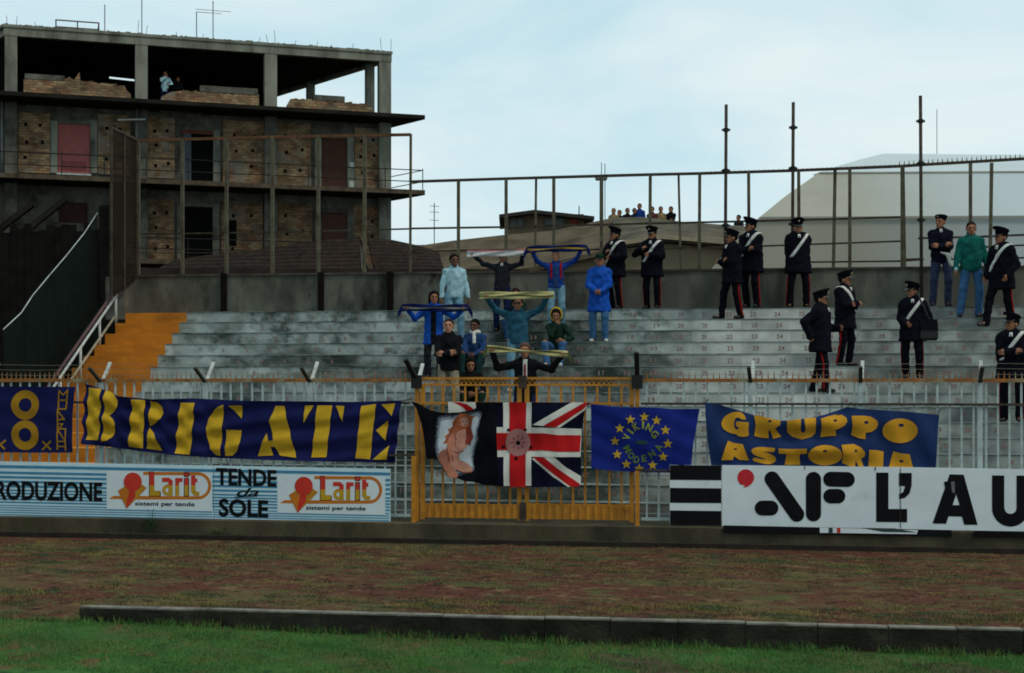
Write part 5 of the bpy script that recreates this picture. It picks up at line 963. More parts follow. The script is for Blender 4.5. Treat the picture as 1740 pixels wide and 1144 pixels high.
def head_sdf(P):
    d = _union([_ell(P, (0, .014, .030), (.076, .096, .088)), _ell(P, (0, -.028, -.035), (.060, .064, .082)), _ell(P, (0, -.060, -.092), (.030, .030, .026)), _ell(P, (0, -.076, .022), (.052, .024, .015))], .03)
    d = _smin(d, _cone(P, (0, -.092, .006), (0, -.112, -.030), .009, .015), .012)
    for s in (1, -1):
        d = np.minimum(d, _ell(P, (s * .079, .012, -.012), (.011, .024, .032))); e = _ell(P, (s * .030, -.098, .006), (.017, .016, .011)); d = -_smin(-d, e, .012)
        d = np.minimum(d, _ell(P, (s * .030, -.081, .006), (.015, .013, .011)))
    d = _smin(d, _ell(P, (0, -.090, -.062), (.025, .013, .006)), .006); d = _smin(d, _ell(P, (0, -.087, -.072), (.021, .013, .007)), .006)
    return d
HEADV, HEADF = surfnet(head_sdf, (-.10, -.14, -.13), (.10, .12, .13), .0085); HS = 1.08
_fc = HEADV[HEADF].mean(1)
HEADM = np.zeros(len(HEADF), int)
for s in (1, -1): HEADM[(np.abs(_fc[:, 0] - s * .031) < .011) & (np.abs(_fc[:, 2] - .006) < .006) & (_fc[:, 1] < -.07)] = 1
HEADM[(np.abs(_fc[:, 0]) < .026) & (np.abs(_fc[:, 2] + .067) < .010) & (_fc[:, 1] < -.082)] = 2
for s in (1, -1): HEADM[(np.abs(_fc[:, 0] - s * .032) < .017) & (np.abs(_fc[:, 2] - .029) < .0045) & (_fc[:, 1] < -.07)] = 3
skin = {'fair': mat('skin_fair', (.42, .19, .115), .6, .12, 9, .3), 'tan': mat('skin_tan', (.30, .125, .065), .6, .12, 9, .3), 'brown': mat('skin_brown', (.13, .055, .03), .6, .12, 9, .3)}
eye_m = mat('eye_dark', (.03, .022, .018), .3, .1, 20, .5); lip_m = mat('lip', (.24, .07, .055), .5, .1, 20)
hair_m = {'black': mat('hair_black', (.007, .006, .005), .8, .4, 25, .08, .6, 60), 'brown': mat('hair_brown', (.022, .012, .007), .8, .4, 25, .08, .6, 60), 'auburn': mat('hair_auburn', (.075, .03, .016), .6, .4, 25, .3, .6, 60), 'fair': mat('hair_fair', (.15, .085, .04), .6, .4, 25, .3, .6, 60)}
def cloth(name, col): return mat('cloth_' + name, col, .95, .28, 9, .04, .7, 22)
CL = dict(uniform=cloth('uniform_black', (.0062, .0065, .011)), uniform_t=cloth('uniform_trousers', (.006, .006, .009)), police_blue=cloth('police_navy', (.008, .009, .017)), slate=cloth('slate_trousers', (.035, .045, .085)), jeans=cloth('jeans', (.05, .13, .27)), jeans_l=cloth('jeans_light', (.15, .29, .38)), jeans_d=cloth('jeans_dark', (.025, .06, .13)), denim_pale=cloth('pale_denim', (.33, .52, .58)),
          royal=cloth('royal_blue', (.012, .075, .38)), blue=cloth('blue', (.012, .045, .22)), navy=cloth('navy', (.010, .016, .05)), black=cloth('black', (.009, .009, .010)), charcoal=cloth('charcoal', (.018, .020, .025)), beige=cloth('beige', (.26, .23, .17)), teal=cloth('teal_blue', (.022, .085, .13)), green=cloth('sea_green', (.010, .105, .088)), dgreen=cloth('dark_green', (.012, .03, .020)), denim=cloth('denim_navy', (.02, .05, .14)), white=cloth('white', (.60, .60, .56)), red=cloth('red', (.30, .012, .012)), yellow=cloth('yellow', (.5, .32, .03)), tealt=cloth('dark_teal', (.014, .04, .038)), tanc=cloth('tan', (.27, .19, .10)), maroon=cloth('maroon', (.10, .03, .03)))
leather_w = mat('white_leather', (.60, .60, .55), .5, .08, 8, .4); shoe_b = mat('black_shoe', (.008, .008, .008), .4, .2, 8, .4); shoe_w = mat('white_trainer', (.55, .56, .54), .6, .1, 8, .3); gold = mat('gilt', (.45, .36, .18), .4, .1, 8, .5)
def rot(yaw=0, pitch=0, roll=0): return np.array(Matrix.Rotation(yaw, 3, 'Z') @ Matrix.Rotation(pitch, 3, 'X') @ Matrix.Rotation(roll, 3, 'Y'))
POSES = dict(down=((-.27, -.03, .83), (.27, -.03, .83)), clasp=((-.055, -.25, 1.00), (.055, -.25, 1.00)), cross=((.055, -.215, 1.17), (-.055, -.235, 1.14)), pockets=((-.24, -.13, .93), (.24, -.13, .93)), behind=((-.08, .20, .90), (.08, .20, .90)), chest=((-.05, -.26, 1.24), (.10, -.24, 1.12)), lap=((-.07, -.36, 1.06), (.05, -.36, 1.05)), chin=((.02, -.20, 1.43), (.16, -.30, 1.10)), hip=((-.10, -.24, 1.02), (.26, .04, .92)))
def person(label, px, k, h, yaw=0, pose='down', hands=None, jacket='black', hem=.80, trousers='jeans', shoes=None, skin_='tan', hair='short', hairc='black', hat=None, sash=0, stripe=False, tie=False, bulk=1.0, seat=False, feet=None, hyaw=0, hpitch=0, group=None, lean=(0, 0), dv=.2, curl=(.35, .35), open_front=None, straps=None, loc=None, lod=1.0, extras=(), collar=None, elbow=None):
    s = h / 1.75; ya = R(yaw)
    base = loc if loc is not None else S(U(px, vk(k) + dv), vk(k) + dv, zk(k) + (.016 if not seat else .016)); ya_w = ya - TH * .5
    pel = np.array([RS.uniform(-.022, .022), .0 if not seat else .06, .95 if not seat else .12]); T = pel - np.array([0, 0, .95]); ln = np.array([lean[0] + RS.uniform(-.02, .02), lean[1], 0]); T0 = T * np.array([0, 1, 1])
    sh = {q: np.array([q * .168, .01, 1.392]) + T + ln for q in (-1, 1)}; neck0 = np.array([0, .015, 1.46]) + T + ln; hc = np.array([0, -.005, 1.618]) + T + ln * 1.12
    hp = {q: pel + np.array([q * .09, 0, -.02]) for q in (-1, 1)}
    ft = feet or (((-.12, .02, 0), (.12, -.02, 0)) if not seat else ((-.13, -.42, -RISE / s), (.13, -.42, -RISE / s)))
    ank = {q: np.array(ft[i], float) + np.array([0, .03, .085]) for i, q in enumerate((-1, 1))}; kn = {}
    for q in (-1, 1): kn[q], ank[q] = ik(hp[q], ank[q], .435, .425, (q * .25, -1, .3 if seat else 0))
    hd = hands or POSES[pose]; el = {}; wr = {}
    for i, q in enumerate((-1, 1)):
        w = np.array(hd[i], float) + (T if seat else 0); pole = (elbow[i] if elbow else (q * .9, .35, -.6) if pose not in ('down', 'pockets', 'hip') else (q * .5, .8, 0)); el[q], wr[q] = ik(sh[q], w, .285, .262, pole)
    Rh = rot(R(hyaw), R(hpitch)); lod_h = lod
    A = lambda v: np.asarray(v) * s
    # ---- body: one continuous skin mesh
    V = []; Fc = []; M = []
    def put(v, f, m):
        n = sum(len(x) for x in V); V.append(v); Fc.append(np.asarray(f) + n); M.append(np.full(len(f), m) if np.isscalar(m) else m)
    def bodyf(P):
        Q = P.copy(); Q[..., 1] = (P[..., 1] - pel[1]) / .72 + pel[1]
        tor = _union([_ell(Q, pel, (.135, .13, .13)), _cone(Q, pel + np.array([0, 0, .05]), neck0 - np.array([0, 0, .17]), .115, .135)], .06) * .8
        d = _union([tor, _cone(P, sh[-1] * .85 + neck0 * .15 - np.array([0, 0, .01]), sh[1] * .85 + neck0 * .15 - np.array([0, 0, .01]), .05, .05), _cone(P, neck0, hc + np.array([0, .015, -.06]), .052, .055)], .05)
        for q in (-1, 1):
            d = _smin(d, np.minimum(_cone(P, sh[q], el[q], .045, .036), _cone(P, el[q], wr[q], .036, .026)), .02); d = _smin(d, np.minimum(_cone(P, hp[q], kn[q], .07, .046), _cone(P, kn[q], ank[q], .044, .034)), .02); d = np.minimum(d, _cone(P, ank[q], ank[q] + np.array([0, -.11, -.045]), .03, .022))
        return d
    allp = np.array([pel, hc, neck0] + list(sh.values()) + list(el.values()) + list(wr.values()) + list(kn.values()) + list(ank.values())); lo, hi = allp.min(0) - .16, allp.max(0) + .16
    v, f = surfnet(bodyf, lo, hi, .026 * lod_h); put(v, f, 0); put(HEADV @ Rh.T * HS + hc, HEADF, HEADM)
    for i, q in enumerate((-1, 1)):
        hv, hf = hand_mesh(curl[i]); x = wr[q] - el[q]; x /= np.linalg.norm(x); pal = np.array([-q, -.3, 0.]) if wr[q][2] < sh[q][2] else np.array([0, -1., 0]); z = pal - x * (pal @ x); z /= np.linalg.norm(z); y = np.cross(z, x)
        yt = np.array([0, -1., .2]) if wr[q][2] < sh[q][2] else np.array([-q, 0, 0.]); flip = 1 if (y @ yt) >= 0 else -1
        B = np.stack([x, y * flip, z], 1); put(hv @ B.T + wr[q] - x * .012, hf if flip > 0 else hf[:, ::-1], 0)
    me_v = A(np.concatenate(V)); root = raw_mesh('person', me_v.tolist(), np.concatenate(Fc).tolist(), [skin[skin_], eye_m, lip_m, hair_m[hairc] if hair != 'bald' else skin[skin_]], None, np.concatenate(M).astype(int).tolist())
    root.location = base; root.rotation_euler = (0, 0, ya_w); FRAMES[root.name] = Matrix.Translation(Vector(base)) @ Matrix.Rotation(ya_w, 4, 'Z'); tag(root, label, 'person', group)
    def part(name, fn, lo, hi, hh, m, parent=root):
        v, f = surfnet(fn, lo, hi, hh * lod_h)
        return raw_mesh(name, A(v).tolist(), f.tolist(), [m], parent) if len(f) else None
    # ---- jacket
    b = bulk; ph = RS.uniform(0, 6, 4); hz = hem + T[2]
    def folds(P, a=.0075): return a * (np.sin(P[..., 2] * 23 + 19 * P[..., 0] + 2 * np.sin(P[..., 2] * 9 + ph[3]) + ph[0]) * np.sin(P[..., 0] * 24 + ph[1] + 9 * P[..., 1] - 6 * P[..., 2]) + .5 * np.sin(P[..., 2] * 38 - 31 * P[..., 0] + ph[2] + 1.5 * np.sin(P[..., 0] * 14)))
    def torso(P):
        z = np.clip((P[..., 2] - pel[2]) / .5, 0, 1); Q = P.copy(); Q[..., 0] = P[..., 0] - ln[0] * z; yc = pel[1] + ln[1] * z; Q[..., 1] = (P[..., 1] - yc) / .70; c = np.array([0, 0, T[2]])
        ds = [_cone(Q, c + (0, 0, 1.0), c + (0, 0, 1.16), .158 * b, .158 * b), _cone(Q, c + (0, 0, 1.16), c + (0, 0, 1.32), .158 * b, .168 * b)]
        if hem < .95: ds.append(_cone(Q, c + (0, 0, 1.0), c + (0, 0, hem + .02), .160 * b, (.170 + .22 * max(0, .78 - hem)) * b))
        d = _union(ds, .05) * .85
        return _union([d, _cone(P, sh[-1], neck0 + np.array([0, .01, -.02]), .060 * b, .066), _cone(P, sh[1], neck0 + np.array([0, .01, -.02]), .060 * b, .066), _cone(P, neck0 + np.array([0, .01, -.02]), neck0 + np.array([0, .008, .055]), .072, .066)], .05)
    def jf(P):
        d = torso(P)
        for q in (-1, 1):
            w2 = wr[q] + (wr[q] - el[q]) * .02; d = _smin(d, _smin(_cone(P, sh[q], el[q], .063 * b, .055 * b), _cone(P, el[q], w2, .054 * b, .043 * b), .02), .035)
        d = d + folds(P); return np.maximum(d, hz - P[..., 2])
    up = np.array([sh[-1], sh[1], el[-1], el[1], wr[-1], wr[1], pel, neck0]); jlo = up.min(0) - .22; jhi = up.max(0) + .12; jlo[2] = min(hz, up[:, 2].min() - .08)
    jk = part('jacket', jf, jlo, jhi, .0175, CL[jacket])
    tlo = np.array([-.3, pel[1] - .28 + min(0, ln[1]), hz]); thi = np.array([.3, pel[1] + .28, neck0[2] + .08])
    def slab(name, n, c, hw, off, z0, z1, m, side=-1, parent=root, hh=.014):
        n = np.array(n, float); n /= np.linalg.norm(n); z0 += T[2]; z1 += T[2]
        def f(P):
            d = np.maximum(torso(P) + folds(P) - off, np.abs((P - np.array([0, 0, T[2]])) @ n - c) - hw); d = np.maximum(d, np.maximum(z0 - P[..., 2], P[..., 2] - z1))
            return np.maximum(d, P[..., 1] - pel[1] - ln[1] * .7) if side else d
        return part(name, f, tlo, thi, hh, m, parent)
    if sash:      # white cross belt from one shoulder to the opposite hip
        n = np.array([1.0, 0, -sash * .72 * 1.0]); n /= np.linalg.norm(n); p0 = np.array([sash * .115, 0, 1.40]); slab('cross_belt', n, p0 @ n, .030, .014, 1.02, 1.50, leather_w, 0)
    if open_front: slab('shirt_front', (1, 0, 0), 0, .055, .010, hem, 1.40, CL[open_front])
    if tie:
        slab('shirt_front', (1, 0, 0), 0, .027 if tie == 1 else .036, .012, 1.405 if tie == 1 else 1.12, 1.48, CL['white'], hh=.012)
        if tie == 2: slab('tie', (1, 0, 0), 0, .016, .022, 1.12, 1.40, CL['red'], hh=.011)
        else: slab('tie', (1, 0, 0), 0, .009, .021, 1.395, 1.45, CL['black'], hh=.011)
    if straps:
        for q in (-1, 1): slab('backpack_strap', (1, 0, 0), q * .105, .024, .016, 1.12, 1.47, CL[straps], 0)
    if collar: part('collar', lambda P: np.maximum(_cone(P, neck0 + np.array([0, .012, .02]), neck0 + np.array([0, .01, .075]), .085, .078), -_cone(P, neck0 + np.array([0, 0, -.1]), neck0 + np.array([0, -.02, .2]), .055, .06)), neck0 - .12, neck0 + .2, .014, CL[collar])
    # ---- trousers
    def tf(P):
        Q = P.copy(); Q[..., 1] = (P[..., 1] - pel[1]) / .75 + pel[1]; d = _union([_ell(Q, pel + np.array([0, 0, .03]), (.150, .145, .15))], .05) * .85
        for q in (-1, 1): d = _smin(d, _smin(_cone(P, hp[q], kn[q], .093, .074), _cone(P, kn[q], ank[q] + np.array([0, -.005, -.035]), .074, .064), .02), .025)
        return np.maximum(np.maximum(d + folds(P, .005), P[..., 2] - (pel[2] + .13)), -(P[..., 2] - min(ank[-1][2], ank[1][2]) + .055))
    dn = np.array([pel, kn[-1], kn[1], ank[-1], ank[1]]); tr_ = part('trousers', tf, dn.min(0) - .17, dn.max(0) + .17, .018, CL[trousers])
    if stripe:
        mbv = MB()
        for q in (-1, 1):
            o = np.array([q * 1.0, .05, 0]); o /= np.linalg.norm(o); pts = [hp[q] + o * .090, kn[q] + o * .074, ank[q] + o * .064 + np.array([0, 0, -.03])]; mm = MB()
            for a_, b_ in zip(pts[:-1], pts[1:]): mm.bar(A(a_), A(b_), .024 * s, .024 * s, tuple(o))
            raw_mesh('trouser_stripe', mm.v, mm.f, [CL['red']], tr_, smooth=False)
    # ---- shoes
    for q in (-1, 1):
        a0 = ank[q]; toe = np.array([q * .035, -.16, 0.]); z0 = a0[2] - .085
        part('shoe', lambda P: np.maximum(_union([_cone(P, a0 + np.array([0, .02, -.035]), a0 + np.array([0, .012, .0]), .046, .042), _cone(P, a0 + np.array([0, .025, -.05]), a0 + toe + np.array([0, 0, -.055]), .042, .036)], .03), z0 - P[..., 2]), a0 - (.12, .24, .1), a0 + (.12, .1, .06), .015, shoes or shoe_b)
    # ---- hair and hats (head frame)
    HL = lambda P: (P - hc) @ Rh / HS
    if hair in ('short', 'long', 'bob', 'crop'):
        th = {'short': .013, 'crop': .006, 'long': .02, 'bob': .02}[hair]
        def hf_(P):
            Q = HL(P); d = _ell(Q, (0, .016, .033), (.076 + th, .096 + th, .088 + th)) + .004 * np.sin(Q[..., 0] * 160 + ph[0]) * np.sin(Q[..., 1] * 130 + ph[1]) * np.sin(Q[..., 2] * 110)
            d = np.maximum(d, -(Q[..., 1] * .74 + Q[..., 2] * .68 + .004))
            if hair in ('long', 'bob'):
                L_ = .17 if hair == 'long' else .09; d = _smin(d, np.maximum(_union([_cone(Q, (0, .06, .03), (0, .085, -L_), .088, .07), _cone(Q, (.07, .02, .02), (.078, .03, -L_), .032, .03), _cone(Q, (-.07, .02, .02), (-.078, .03, -L_), .032, .03)], .03), -(Q[..., 1] + .045)), .02)
            return d
        part('hair', hf_, hc - (.17, .17, .26), hc + (.17, .2, .17), .0125, hair_m[hairc])
    def loft(name, rings, m, parent=root, cap=True, nseg=24):
        vs_ = []
        for cx_, cy_, cz_, rx, ry, tilt in rings:
            for i in range(nseg): a_ = 2 * math.pi * i / nseg; p = np.array([cx_ + rx * math.cos(a_), cy_ + ry * math.sin(a_), 0]); p[2] = cz_ - tilt * (p[1] - cy_) / max(ry, .01); vs_.append(A(Rh @ p * HS + hc))
        n = len(rings); fs_ = [(r * nseg + i, r * nseg + (i + 1) % nseg, (r + 1) * nseg + (i + 1) % nseg, (r + 1) * nseg + i) for r in range(n - 1) for i in range(nseg)]
        if cap: fs_ += [tuple(range((n - 1) * nseg, n * nseg)), tuple(range(nseg))[::-1]]
        return raw_mesh(name, [tuple(x) for x in vs_], fs_, [m], parent)
    def crescent(name, z, y0, ry, rx, drop, m, parent):
        vs_ = []; n = 12
        for r_, dz in ((1.0, 0), (1.0, -.006)):
            for i in range(n + 1):
                a_ = math.pi + math.pi * i / n; c_, s_ = math.cos(a_), math.sin(a_); vs_ += [A(Rh @ np.array([rx * c_, y0 + .088 * s_, z + dz]) * HS + hc), A(Rh @ np.array([rx * 1.02 * c_, y0 + .088 * s_ + ry * s_ * abs(s_) , z + dz - drop * s_ * s_]) * HS + hc)]
        w = 2 * (n + 1); fs_ = [(2 * i, 2 * i + 1, 2 * i + 3, 2 * i + 2) for i in range(n)] + [(w + 2 * i, w + 2 * i + 2, w + 2 * i + 3, w + 2 * i + 1) for i in range(n)] + [(2 * i + 1, w + 2 * i + 1, w + 2 * i + 3, 2 * i + 3) for i in range(n)]
        return raw_mesh(name, [tuple(x) for x in vs_], fs_, [m], parent)
    if hat == 'cap':
        cp = loft('peaked_cap', [(0, .010, .052, .088, .108, .012), (0, .010, .094, .090, .110, .022), (0, .004, .106, .098, .118, .030), (0, -.002, .140, .128, .140, .040), (0, 0, .152, .120, .132, .040), (0, .01, .156, .07, .08, .024)], CL['uniform'])
        crescent('visor', .058, -.018, .062, .088, .034, mat('visor_patent', (.010, .010, .010), .25, .1, 5, .5), cp)
        raw_mesh('cap_badge', *(lambda v, f: (A(v).tolist(), f.tolist()))(*surfnet(lambda P: _ell(HL(P), (0, -.122, .118), (.016, .012, .020)), hc - .2, hc + .2, .010)), [gold], cp); 
    if hat == 'beret': cp = loft('beret', [(0, .012, .05, .086, .105, .014), (0, .014, .078, .098, .118, .02), (.01, .012, .108, .106, .122, .018), (.01, .012, .122, .085, .10, .01), (.01, .012, .126, .03, .04, 0)], CL['police_blue']); raw_mesh('cap_badge', *(lambda v, f: (A(v).tolist(), f.tolist()))(*surfnet(lambda P: _ell(HL(P), (0, -.105, .088), (.014, .010, .018)), hc - .2, hc + .2, .010)), [gold], cp)
    if hat == 'peak': cp = loft('soft_cap', [(0, .012, .045, .086, .106, .012), (0, .012, .085, .086, .104, .02), (0, .012, .116, .066, .084, .012), (0, .012, .127, .02, .03, 0)], CL['dgreen']); crescent('peak', .058, -.02, .065, .08, .02, CL['dgreen'], cp)
    if 'hood' in extras: part('hood', lambda P: np.maximum(np.abs(_ell(HL(P), (0, .02, .02), (.108, .118, .132)) - .004) - .011, -(HL(P)[..., 1] + .030)), hc - (.2, .2, .2), hc + .2, .0125, CL['yellow'])
    if 'shades' in extras: part('sunglasses', lambda P: np.minimum(np.minimum(_ell(HL(P), (.032, -.104, .006), (.027, .010, .019)), _ell(HL(P), (-.032, -.104, .006), (.027, .010, .019))), _cone(HL(P), (-.075, -.09, .012), (.075, -.09, .012), .006, .006)), hc - .18, hc + .18, .0085, shoe_b)
    if 'neck_scarf' in extras: part('neckerchief', lambda P: np.minimum(np.abs(_ell(P, neck0 + np.array([0, .0, .035]), (.10, .105, .045))) - .014, _cone(P, neck0 + np.array([.0, -.11, .02]), neck0 + np.array([.015, -.16, -.17]), .032, .036)), neck0 - (.2, .25, .3), neck0 + .2, .014, CL['white'])
    if 'holster' in extras: part('holster', lambda P: np.minimum(_cone(P, pel + np.array([.10, -.155, .03]), pel + np.array([.155, -.165, -.17]), .040, .026), _cone(P, pel + np.array([-.02, -.15, .075]), pel + np.array([.12, -.155, .03]), .022, .030)), pel - (.1, .26, .3), pel + (.28, .05, .2), .014, leather_w)
    if 'cuffs' in extras:
        for q in (-1, 1): u_ = (wr[q] - el[q]) / np.linalg.norm(wr[q] - el[q]); part('cuff', lambda P: _cone(P, wr[q] - u_ * .035, wr[q] - u_ * .005, .050, .050), wr[q] - .1, wr[q] + .1, .013, CL['denim_pale'])
    Mw = FRAMES[root.name]; W = {q: Mw @ Vector(A(wr[q] + (wr[q] - el[q]) / np.linalg.norm(wr[q] - el[q]) * .085)) for q in (-1, 1)}
    return root, W
# ---------------------------------------------------------------- supporters
FANS = 'supporters standing and sitting on the terrace'
def fan(*a, **k): return person(*a, group=FANS, **k)
scarf_navy = mat('scarf_navy', (.008, .013, .07), .95, .3, 20, .05); scarf_yel = mat('scarf_stripe', (.36, .24, .03), .95, .2, 20, .05); scarf_white = mat('scarf_white', (.58, .58, .57), .95, .12, 20, .05); scarf_cream = mat('scarf_cream', (.46, .41, .19), .95, .15, 20, .05); scarf_olive = mat('scarf_print', (.10, .11, .04), .95, .2, 20, .05); scarf_pink = mat('scarf_rose_edge', (.40, .12, .14), .95, .2, 20, .05)
def scarf(label, p, q, width, mats, rows, sag=.02, over=.05, fringe=.0, twist=0):
    """knitted strip stretched between two hands; rows = material per band from top to bottom"""
    d = (q - p); L = d.length; d = d / L; p = p - d * over; q = q + d * over; n = 26; nr = len(rows); f = Vector((0, -1, 0)); mb = MB()
    grid = {}
    for side in (0, 1):
        for i in range(n + 1):
            t = i / n; c = p.lerp(q, t); w = width * (1 - twist * math.sin(math.pi * t) ** 2) * (.94 + .06 * math.sin(math.pi * t)); sg = sag * 4 * t * (1 - t)
            for j in range(nr + 1):
                y = .5 - j / nr; grid[side, i, j] = len(mb.v); mb.v.append(tuple(c + Vector((0, 0, w * y - sg + .01 * math.sin(9 * t + j))) + f * ((.03 if side == 0 else .012) + .016 * math.sin(11 * t + 1.5 * j))))
    for i in range(n):
        for j in range(nr):
            mb.f.append((grid[0, i, j], grid[0, i, j + 1], grid[0, i + 1, j + 1], grid[0, i + 1, j])); mb.m.append(rows[j]); mb.f.append((grid[1, i, j], grid[1, i + 1, j], grid[1, i + 1, j + 1], grid[1, i, j + 1])); mb.m.append(rows[j])
        for j in (0, nr): mb.f.append((grid[0, i, j], grid[0, i + 1, j], grid[1, i + 1, j], grid[1, i, j])); mb.m.append(rows[min(j, nr - 1)])
    o = mb.build('scarf', mats, smooth=True, label=label, cat='scarf', group='scarves held up by the supporters')
    if fringe:
        fb = MB()
        for e in (p, q):
            for k_ in range(7): a = e + Vector((0, -.02, width * (.42 - .14 * k_))); fb.tube(a, a + d * (fringe * .6 if e == q else -fringe * .6) + Vector((0, 0, -fringe)), .007, 4)
        fb.build('fringe', mats[rows[1] if len(rows) > 1 else 0], o)
    return o
fan('man in pale blue denim jacket and jeans standing with arms down', 773, 11, 1.74, yaw=8, pose='down', jacket='denim_pale', hem=.88, trousers='jeans_l', shoes=shoe_w, skin_='brown', hairc='black', hyaw=15, bulk=1.0, collar='denim_pale')
_, W1 = fan('man in dark jacket holding a white scarf overhead', 853, 12, 1.60, pose='up', hands=((-.60, -.06, 1.63), (.44, -.06, 1.64)), jacket='charcoal', hem=.86, trousers='navy', skin_='tan', hpitch=8, curl=(.95, .95), elbow=((-.15, .8, -.45), (.15, .8, -.45)), tie=1)
scarf('white scarf with rose edges held overhead by the man in dark jacket', *W1.values(), .13, [scarf_white, scarf_pink], [1, 0, 0, 0, 0], .0, .09)
_, W2 = fan('man in blue jacket with red backpack straps holding a navy scarf overhead', 945, 12, 1.60, pose='up', hands=((-.50, -.06, 1.69), (.53, -.06, 1.71)), jacket='blue', hem=.92, trousers='jeans_l', shoes=shoe_w, skin_='fair', hair='crop', hairc='auburn', curl=(.95, .95), straps='red', elbow=((-.15, .8, -.45), (.15, .8, -.45)), open_front='denim')
scarf('navy scarf with thin yellow line held overhead beside the white scarf', *W2.values(), .13, [scarf_navy, scarf_yel], [0, 0, 1, 0, 0], -.01, .08, .12)
_, W3 = fan('young man in teal sweatshirt and sunglasses raising a cream scarf', 880, 7, 1.72, pose='up', hands=((-.55, -.10, 1.70), (.53, -.10, 1.70)), jacket='teal', hem=.88, trousers='jeans_l', shoes=shoe_w, skin_='tan', hairc='black', curl=(.95, .95), extras=('shades',), elbow=((-.15, .8, -.45), (.15, .8, -.45)), bulk=1.1)
scarf('cream scarf with olive lettering band held above sunglasses wearer', *W3.values(), .132, [scarf_cream, scarf_olive], [0, 0, 0, 1, 0, 0], -.005, .10)
fan('person seated behind the cream scarf with only dark hair and yellow scarf showing', 876, 12, 1.62, seat=True, pose='lap', jacket='dgreen', trousers='jeans_d', skin_='tan', hair='bob', hairc='brown', collar='yellow')
_, W5 = fan('dark-haired woman in open royal blue jacket stretching a navy scarf', 737, 8, 1.63, yaw=5, pose='up', hands=((-.50, -.16, 1.36), (.57, -.16, 1.36)), jacket='royal', hem=.68, trousers='charcoal', skin_='tan', hair='long', hairc='black', hyaw=10, curl=(.95, .95), open_front='black', elbow=((-.6, .2, -1), (.6, .2, -1)), bulk=1.12)
scarf('navy scarf with a grey stripe stretched at chin height by the woman in blue', *W5.values(), .13, [scarf_navy, mat('scarf_grey', (.15, .15, .12), .95)], [0, 0, 1, 0, 0], .01, .06, .14)
fan('short-haired man in black jacket and beige trousers with folded hands', 763, 5, 1.76, pose='cross', hands=((.03, -.27, 1.16), (-.05, -.27, 1.13)), jacket='black', hem=.84, trousers='beige', skin_='fair', hair='crop', hairc='brown', hpitch=-4, bulk=1.12)
fan('young man in denim jacket with white neckerchief seated on the steps', 806, 9, 1.70, yaw=-6, seat=True, pose='lap', jacket='denim', trousers='tealt', skin_='brown', hair='short', hairc='black', extras=('neck_scarf',), hyaw=-12)
fan('person in black crouching low on the steps beside the beige trousers', 798, 6, 1.62, yaw=10, seat=True, pose='lap', jacket='black', trousers='dgreen', skin_='tan', hair='bob', hairc='black', hpitch=14, lean=(0, -.12))
_, W8 = fan('man in black suit and red tie with arms spread wide at the gate', 893, 3, 1.78, pose='up', hands=((-.52, -.16, 1.57), (.58, -.14, 1.50)), jacket='black', hem=.78, trousers='navy', skin_='tan', hairc='auburn', hair='short', tie=2, curl=(.95, .95), elbow=((-.7, .1, -1), (.7, .1, -1)), bulk=1.08)
scarf('thin cream and green scarf strung between the hands of the man in a suit', *W8.values(), .11, [scarf_cream, scarf_olive], [0, 1, 0, 0], .0, .07, .10, twist=.55)
fan('girl in dark green jacket and yellow hood seated with hand at chin', 945, 10, 1.62, yaw=-5, seat=True, pose='chin', jacket='dgreen', trousers='jeans', shoes=shoe_w, skin_='tan', hair='bob', hairc='black', extras=('hood',), lean=(0, -.08), hpitch=8)
fan('man in long royal blue raincoat and dark cap with clasped hands', 1018, 11, 1.70, yaw=-4, pose='clasp', jacket='royal', hem=.60, trousers='jeans', shoes=shoe_w, skin_='tan', hair='crop', hairc='brown', hat='peak', bulk=1.15, hpitch=5)
# ---------------------------------------------------------------- officers
OFF = 'uniformed officers on the terrace'
def officer(label, px, k, h, **kw):
    kw = dict(dict(jacket='uniform', hem=.70, trousers='uniform_t', stripe=True, hat='cap', hair='crop', tie=1, bulk=1.42, sash=1, group=OFF), **kw); return person(label, px, k, h, **kw)
officer('officer with arms folded facing left behind the blue raincoat', 1046, 14, 1.62, yaw=-40, pose='chest', hyaw=-25)
officer('officer at the wall with hands raised to his chest, second from the left', 1108, 14, 1.62, yaw=-18, pose='chest', hands=((-.16, -.25, 1.30), (.05, -.26, 1.16)), hyaw=-10, hpitch=6)
officer('officer in profile facing left in front of a taller officer', 1244, 13, 1.72, yaw=-62, pose='cross', hyaw=-20, feet=((-.12, -.20, 0), (.12, .10, 0)), sash=0, dv=.16)
officer('taller officer half hidden behind the one in profile', 1277, 14, 1.76, yaw=-35, pose='cross', hyaw=-35)
officer('officer facing the pitch with hands behind back and white cross belt', 1356, 14, 1.72, yaw=2, pose='behind', feet=((-.17, 0, 0), (.17, 0, 0)), bulk=1.5, elbow=((-1.3, .2, -.1), (1.3, .2, -.1)))
officer('officer low on the steps turned right, seen from the side, cape flaring', 1394, 7, 1.75, yaw=68, pose='hip', hands=((-.25, .12, .98), (.16, -.28, 1.12)), hyaw=10, hem=.70, feet=((-.12, -.14, 0), (.12, .14, 0)), bulk=1.5, sash=0)
officer('officer turned right with folded arms above the lowest one', 1436, 9, 1.68, yaw=48, pose='cross', hyaw=25, sash=-1, bulk=1.4)
officer('officer with a dark shoulder bag, looking left, in the middle of the steps', 1551, 8, 1.66, yaw=-14, pose='hip', hyaw=-50, bulk=1.4)
bag = empty('shoulder_bag', S(U(1580, vk(8) + .1), vk(8) + .1, zk(8) + .72), -TH, label='dark shoulder bag on the hip of the officer looking left', cat='bag'); mb = MB(); c0 = S(U(1577, vk(8) + .12), vk(8) + .12, zk(8) + .93)
